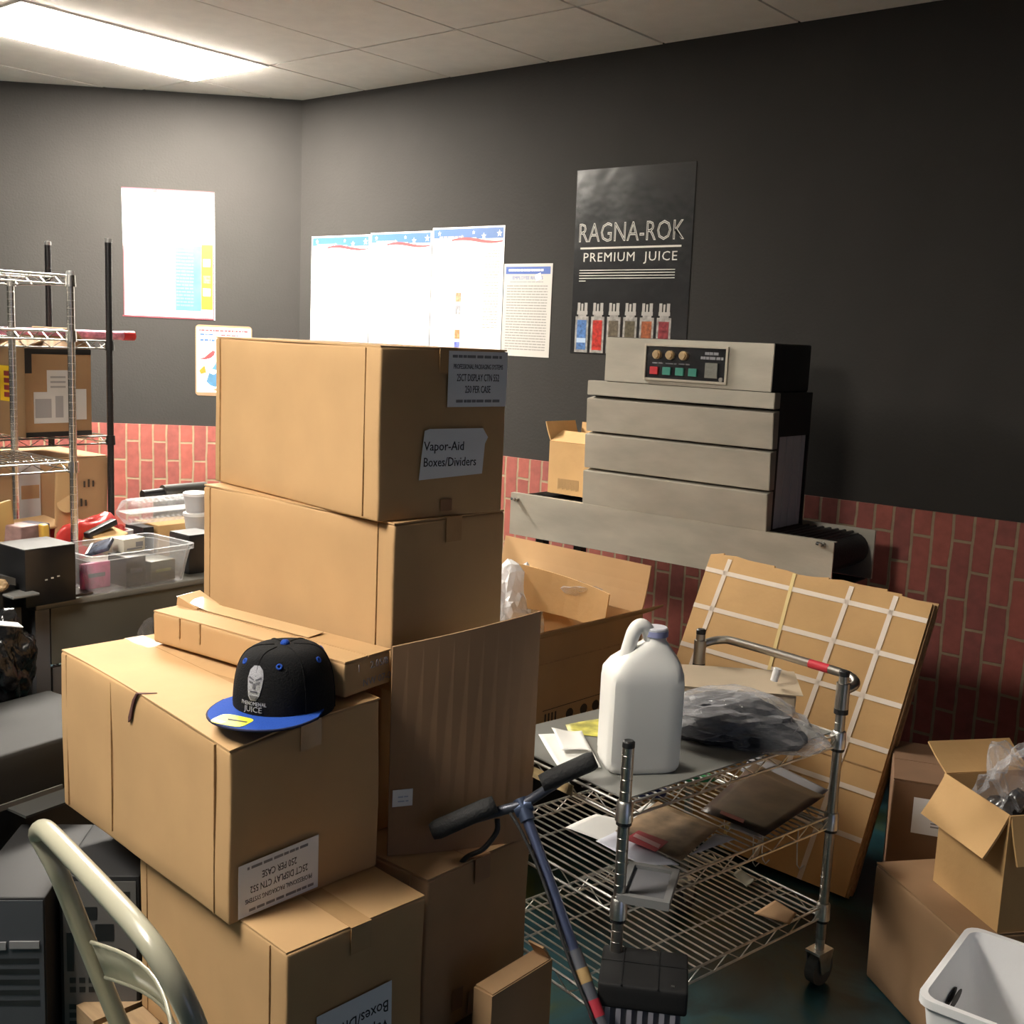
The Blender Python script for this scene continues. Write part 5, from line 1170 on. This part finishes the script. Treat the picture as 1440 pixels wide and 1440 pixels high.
bm = rbox(.10, .085, .010, .004, 2, c=(.06, .035, .045)); obj('grey_foot', bm, mat('grey_foot', (.16, .16, .155), .4), t, smooth=35)
bm = B(); crumple(bm, (.045, -.01, .075), .016, .03, .02, 77, .3, 3, False); obj('tan_wrap', bm, mat('tan_wrap', (.45, .32, .18), .6), t)
p = at(8, 925, x=-3.05)
t = thing('black_bag', 'shiny black plastic bag bulging at the left edge below the desk top', 'bag', (-3.05, p.y-.02, 0)); bm = B(); crumple(bm, (0, 0, p.z), .09, .10, .135, 81, .25, 5, False, 9, .8); crumple(bm, (0, -.02, p.z*.42), .08, .12, p.z*.50, 82, .2, 4, False, 9, .7)
for v in bm.verts: v.co.z = max(.001, v.co.z)
obj('body', bm, BLACKG, t, smooth=True)
bm = B(); q = at(15, 878, x=-2.93)-Vector(t.location); slab(bm, [q+Vector((0, -.03, .004)), q+Vector((.01, .03, -.010)), q+Vector((-.02, .03, -.004)), q+Vector((-.03, -.03, .010))], .003); obj('white_tag', bm, WHITEP, t)

# ------------------------------------------------------------------ racks
def rack(name, label, xf, y1, ln, dp, z0, zt, shelves, m, mshelf, posts_r=.0125, rz=0, back_short=0):
    """posts at the +y end (the end seen); runs away along -y"""
    t = thing(name, label, 'shelving', (xf-dp/2, y1-ln/2, z0), rz)
    for sx in (-1, 1):
        for sy in (-1, 1):
            x, y = sx*dp/2, sy*ln/2; bm = B(); cyl(bm, (x, y, 0), (x, y, zt-z0-.004), posts_r, 12)
            n = int((zt-z0)/.0254)
            for k in range(1, n): lathe(bm, [(posts_r, -.0008), (posts_r+.0007, 0), (posts_r, .0008)], (x, y, k*.0254), 10)
            p = obj('post', bm, m, t, smooth=40)
            bm = B(); lathe(bm, [(0, .004), (posts_r*.9, .003), (posts_r+.0008, -.002), (posts_r+.0008, -.012), (posts_r, -.012)], (x, y, zt-z0-.002), 12); obj('post_cap', bm, mat('cap_grey', (.35, .35, .35), .4), p, smooth=40)
            for z in shelves:
                bm = B(); lathe(bm, [(posts_r+.0005, -.022), (posts_r+.006, -.022), (posts_r+.004, .014), (posts_r+.0005, .014)], (x, y, z-z0-.012), 12); obj('collar', bm, m, p, smooth=40)
    for z in shelves:
        bm = B(); wire_shelf(bm, ln, dp, r=.002, pitch=.026, depth=.028); obj('wire_shelf', bm, mshelf, t, smooth=50, mw=T(0, 0, z-z0))
    return t
CR = mat('bright_chrome', (.80, .78, .74), .25, metal=1)
xf, yf = -3.48, 1.915; 
zz_ = [zat(98, 386, (xf, yf)), zat(98, 466, (xf, yf)), zat(100, 650, (xf, yf))]
rack('chrome_rack', 'chrome wire shelving rack at the left, nearest to the desk front', xf, yf, .80, .40, DZ+.0005, zz_[0]+.010, [zz_[0]-.004, zz_[1], zz_[2]], CR, CR)
for v in (): pass
xg, yg = -3.945, 2.325
zb = [zat(155, 480, (xg, yg)), zat(157, 613, (xg, yg)), zat(157, 742, (xg, yg)), .25]
zk = zat(152, 336, (xg, yg))
rack('black_rack', 'tall black post wire shelving rack against the canted wall', xg, yg, 1.20, .45, 0, zk, zb, BLACKM, mat('dull_wire', (.30, .29, .27), .35, metal=.9))
# open carton on the black rack
q0, q1 = at(37, 622, x=xg+.0), at(130, 615, x=xg+.0)
s0 = zb[1]+.004; rh = zb[0]-.034-s0
t = open_carton('rack_carton', 'worn brown carton with black tape and white labels on the black rack', (xg-.02, at(37, 622, x=xg-.02).y, s0+rh), R_(182), .30, at(131, 615, x=xg-.02).y-at(37, 622, x=xg-.02).y, rh, {'+x': (.10, -55), '-y': (.10, -70), '+y': (.10, -40), '-x': (.1, -60)}, m=mat('worn_card', (.30, .18, .09), .8, var=.12))
w, d = .30, at(131, 615, x=xg-.02).y-at(37, 622, x=xg-.02).y
F = frame((w/2+.0007, 0, 0), (0, 1, 0), (0, 0, 1)); LG = mat('greyish_label', (.55, .55, .54), .5)
bm = B(); quad2(bm, F, -d*.38, d*.20, .05, .165); quad2(bm, F, d*.24, d*.42, .06, .175); quad2(bm, F, -d*.18, d*.18, .165, .245); lb = obj('label', bm, LG, t)
bm = B()
for a, b_, y0_, y1_ in ((-.36, -.12, .07, .14), (-.06, .06, .07, .15)): quad2(bm, F, d*a, d*b_, y0_, y1_, .0006)
for k in range(3): quad2(bm, F, -d*.13, d*.10, .18+.018*k, .187+.018*k, .0006)
obj('print', bm, mat('grey_barcode', (.30, .30, .31), .6), lb)
bm = B(); quad2(bm, F, -d/2, d/2, rh-.02, rh); quad2(bm, F, -d/2, -d*.40, rh-.09, rh-.02); obj('black_tape', bm, BLACK, t)
bm = B(); quad2(bm, F, -d*.5, d*.5, 0, .018); obj('black_tape', bm, BLACK, t)
F2 = frame((.06, -d/2-.0007, .20), (1, 0, 0), (0, 0, 1)); bm = B(); quad2(bm, F2, -.085, .025, -.075, .055); yl = obj('yellow_label', bm, mat('orange_yellow', (.85, .55, .02), .45), t)
bm = B(); [quad2(bm, F2, -.055, .0, -.06+.026*k, -.042+.026*k, .0006) for k in range(4)]; obj('red_print', bm, REDP, yl)
# lower carton on the rack
s1 = zb[2]+.004
yA, yB_ = at(-40, 730, x=xg-.02).y, at(152, 730, x=xg-.02).y
lowh = min(at(152, 640, x=xg-.02).z, zb[1]-.034)-s1
t = carton('rack_carton', 'big brown carton with dark handling marks on the lower rack shelf', (xg-.02, yA, s1+lowh), R_(180), .40, yB_-yA, lowh, m=CARD2, seed=33, seams=False, tape_top=False)
d = yB_-yA; F = frame((.20+.0052, 0, 0), (0, 1, 0), (0, 0, 1)); bm = B()
bm.free()
for (u, v) in ((.16, .62), (.36, .62), (.30, .36)):
    bm = B(); x, y = d*u, lowh*v
    for k in range(3): quad2(bm, F, x-.03+.018*k, x-.022+.018*k, y-.012, y+.012+.006*(k % 2))
    obj('print', bm, MATS['brown_ink'], t)
bm = B(); quad2(bm, F, -d*.22, -d*.02, lowh*.12, lowh*.95); lb = obj('label', bm, LG, t); bm = B(); quad2(bm, F, -d*.16, -d*.03, lowh*.48, lowh*.66, .0008); obj('brown_patch', bm, CARD2, lb)
# wrapped roll lying across the black rack
r0, r1 = at(-30, 456, x=xg-.10), at(188, 466, x=xg-.10)
ln = (r1-r0).length; zr = zb[0]+.018
t = thing('wrapping_roll', 'long pink and red wrapped roll lying across the black rack', 'roll', (xg-.10, r1.y-ln/2, zr+.004)); bm = B(); cyl(bm, (0, -ln/2, 0), (0, ln/2-.05, 0), .017, 16); obj('body', bm, mat('pink_wrap', (.62, .22, .30), .35, var=.7, vscale=28), t, smooth=40)
bm = B(); cyl(bm, (0, ln/2-.05, 0), (0, ln/2, 0), .0185, 16); obj('red_end', bm, mat('red_wrap', (.60, .04, .04), .4), t, smooth=40)
# ------------------------------------------------------------------ floor level, lower left
def tower(label, px0, px1, py, z, y_off, rz, rear):
    a, b = at(px0, py, z=z), at(px1, py, z=z); wd_ = max(.17, (b-a).length); c = (a+b)/2
    e = (b-a).normalized(); t = thing('computer_tower', label, 'computer', (0, 0, 0), math.atan2(e.y, e.x)-math.pi/2)
    n_ = Vector((e.y, -e.x, 0)); dp = .36; t.location = Vector((c.x, c.y, 0))-n_*dp/2
    h = z; bm = rbox(dp, wd_, h, .004, 2, c=(0, 0, h/2)); obj('body', bm, mat('tower_black', (.010, .010, .011), .65), t, smooth=35)
    F = frame((dp/2+.0006, 0, 0), (0, 1, 0), (0, 0, 1)); hw = wd_/2
    if rear:
        bm = B(); quad2(bm, F, -hw+.008, hw-.008, .015, h-.012, 0, .0012); pn = obj('rear_panel', bm, mat('rear_grey', (.12, .115, .11), .55), t)
        bm = B(); rnd = random.Random(4)
        for k in range(5): quad2(bm, F, -hw+.018, hw-.045, .03+.020*k, .042+.020*k, .0014)
        for k in range(2):
            for j in range(3): quad2(bm, F, -hw+.02+.02*j, -hw+.033+.02*j, .15+.022*k, .163+.022*k, .0014)
        quad2(bm, F, -hw+.02, hw-.09, .32, .35, .0014); quad2(bm, F, .0, hw-.02, .36, .385, .0014); quad2(bm, F, -.01, .03, .27, .31, .0014); quad2(bm, F, -hw+.015, -hw+.03, .20, .29, .0014)
        obj('port', bm, BLACK, pn)
        bm = B(); F3 = F @ T(.035, .22, .0014); lathe(bm, [(.030, 0), (.034, 0), (.034, .002), (.030, .002)], n=24)
        for v in bm.verts: v.co = F3 @ v.co
        obj('fan_ring', bm, STEELD, pn)
    else:
        bm = B(); quad2(bm, F, -hw+.004, hw-.004, .01, h-.006, 0, .003); pn = obj('front_panel', bm, mat('front_grey', (.050, .055, .065), .55), t)
        bm = B(); quad2(bm, F, -hw+.006, .005, h-.115, h-.098, .003, .004); quad2(bm, F, .012, hw-.012, h-.112, h-.096, .003, .004); obj('drive_bay', bm, mat('pale_bay', (.20, .20, .21), .4), pn)
        bm = B()
        bm.free()
        for k in range(5):
            bm = B(); quad2(bm, F, -hw+.01, hw-.014, h-.148-.024*k, h-.136-.024*k, .0032); obj('vent', bm, BLACK, pn)
        bm = B(); quad2(bm, F, -hw+.02, hw-.08, .03, .10, .0032); obj('vent', bm, BLACK, pn)
        bm = B(); quad2(bm, F, .02, .035, .05, .06, .0034); obj('green_light', bm, mat('green_badge', (.05, .2, .08), .4), pn)
    return t
tower('dark computer tower seen from the front at the lower left edge', -40, 49, 1262, .40, 0, 0, False)
tower('computer tower showing its rear ports between chair and cartons', 107, 172, 1232, .42, 0, 0, True)
p = at(30, 1160, z=.56)
t = thing('printer', 'dark office printer on a low black stand behind the computer towers', 'printer', (-2.72, 1.24, 0), R_(6))
bm = rbox(.36, .62, .14, .012, 3, c=(0, 0, .50)); obj('body', bm, mat('printer_dark', (.012, .012, .011), .7), t, smooth=35)
bm = B(); box(bm, .181, .186, -.22, .10, .435, .45); obj('pale_strip', bm, mat('pale_strip', (.12, .115, .105), .5), t)
bm = B(); box(bm, .18, .26, -.05, .20, .432, .438); obj('tray', bm, mat('tray_grey', (.04, .04, .038), .6), t)
bm = rbox(.38, .64, .425, .006, 2, c=(-.02, 0, .215)); obj('stand', bm, BLACK, t, smooth=35)

# ------------------------------------------------------------------ folding chair, its back towards the stack
A0 = at(56, 1166, z=.855); A1 = at(222, 1345, z=.855)
ch = thing('folding_chair', 'cream tubular metal folding chair at the lower left corner', 'chair', ((A0.x+A1.x)/2, (A0.y+A1.y)/2, 0))
co = -Vector((ch.location.x, ch.location.y, 0))
CREAM = mat('cream_paint', (.40, .385, .29), .28, coat=.4, spec=.5)
def cobj(name, bm, m, par=None, **k):
    for v in bm.verts: v.co += co
    return obj(name, bm, m, par or ch, **k)
e = (A1-A0); e.z = 0; e.normalize()
def onplane(px, py, t_):      # plane of the back: through A0 along e, tilted
    nrm_ = e.cross(bk).normalized(); return at(px, py, pl=(A0, nrm_))
L0 = at(170, 1440, z=.50); bk = (L0-A0).normalized(); bk.normalize()
nrm_ = e.cross(bk).normalized()
pl = lambda px, py: at(px, py, pl=(A0, nrm_))
path = [pl(196, 1500), pl(165, 1432), pl(128, 1340), pl(97, 1262), pl(80, 1222), pl(63, 1190), pl(54, 1172), pl(62, 1166), pl(80, 1182), pl(120, 1224), pl(165, 1272), pl(200, 1312), pl(226, 1348), pl(254, 1398), pl(275, 1445), pl(292, 1500)]
bm = B(); tube(bm, spline(path, 4), .0145, 14); cobj('back_tube', bm, CREAM, smooth=True)
# legs go on down to the floor
dn = lambda a, b: a+(b-a)*((a.z-.012)/(a.z-b.z))
f0 = dn(pl(165, 1432), pl(196, 1500)); f1 = dn(pl(275, 1445), pl(292, 1500))
for s, f in ((pl(196, 1500), f0), (pl(292, 1500), f1)):
    bm = B(); q = s.copy(); tgt = q+bk*((q.z-.012)/-bk.z); tube(bm, [q, tgt], .0145, 12); lg = cobj('front_leg', bm, CREAM, smooth=40)
    bm = B(); tube(bm, [tgt-bk*.035, tgt+bk*.008], .0175, 12); cobj('foot_cap', bm, BLACK, lg, smooth=40)
# curved back panel
P = [pl(128, 1325), pl(243, 1452), pl(262, 1500), pl(148, 1374)]
bm = B(); n = 10; out_ = nrm_ if nrm_.dot(Vector((0, 0, CH))-A0) < 0 else -nrm_
pp = []
for i in range(n+1):
    s = i/n; bow = out_*(.030*math.sin(math.pi*s)); pp.append((P[0].lerp(P[1], s)+bow, P[3].lerp(P[2], s)+bow))
for i in range(n):
    (a, b), (c, d_) = pp[i], pp[i+1]; o_ = out_*.0015; hexa(bm, [a, c, b, d_, a+o_, c+o_, b+o_, d_+o_])
bmesh.ops.remove_doubles(bm, verts=bm.verts[:], dist=.0003); bp_ = cobj('back_panel', bm, CREAM, smooth=True)
bm = B(); tube(bm, [p_[0] for p_ in pp], .0032, 8); tube(bm, [p_[1] for p_ in pp], .0032, 8); cobj('rolled_edge', bm, CREAM, bp_, smooth=True)
# seat and rear legs, below the picture
m0, m1 = pl(165, 1432), pl(275, 1445); mid = (m0+m1)/2
perp = Vector((e.y, -e.x, 0)); perp = perp if perp.dot(-mid) > 0 else -perp; perp.z = 0
s0 = A0+bk*((A0.z-.43)/-bk.z)+e*.02; s1 = s0+e*((A1-A0).length-.02)
bm = B(); slab(bm, [s0, s1, s1+perp*.36, s0+perp*.36], .018); cobj('seat', bm, CREAM)
for s in (s0, s1):
    bm = B(); tube(bm, [s+perp*.34+Vector((0, 0, -.02)), Vector((s.x, s.y, 0))-perp*.10+Vector((0, 0, .012))], .012, 10); cobj('rear_leg', bm, CREAM, smooth=40)
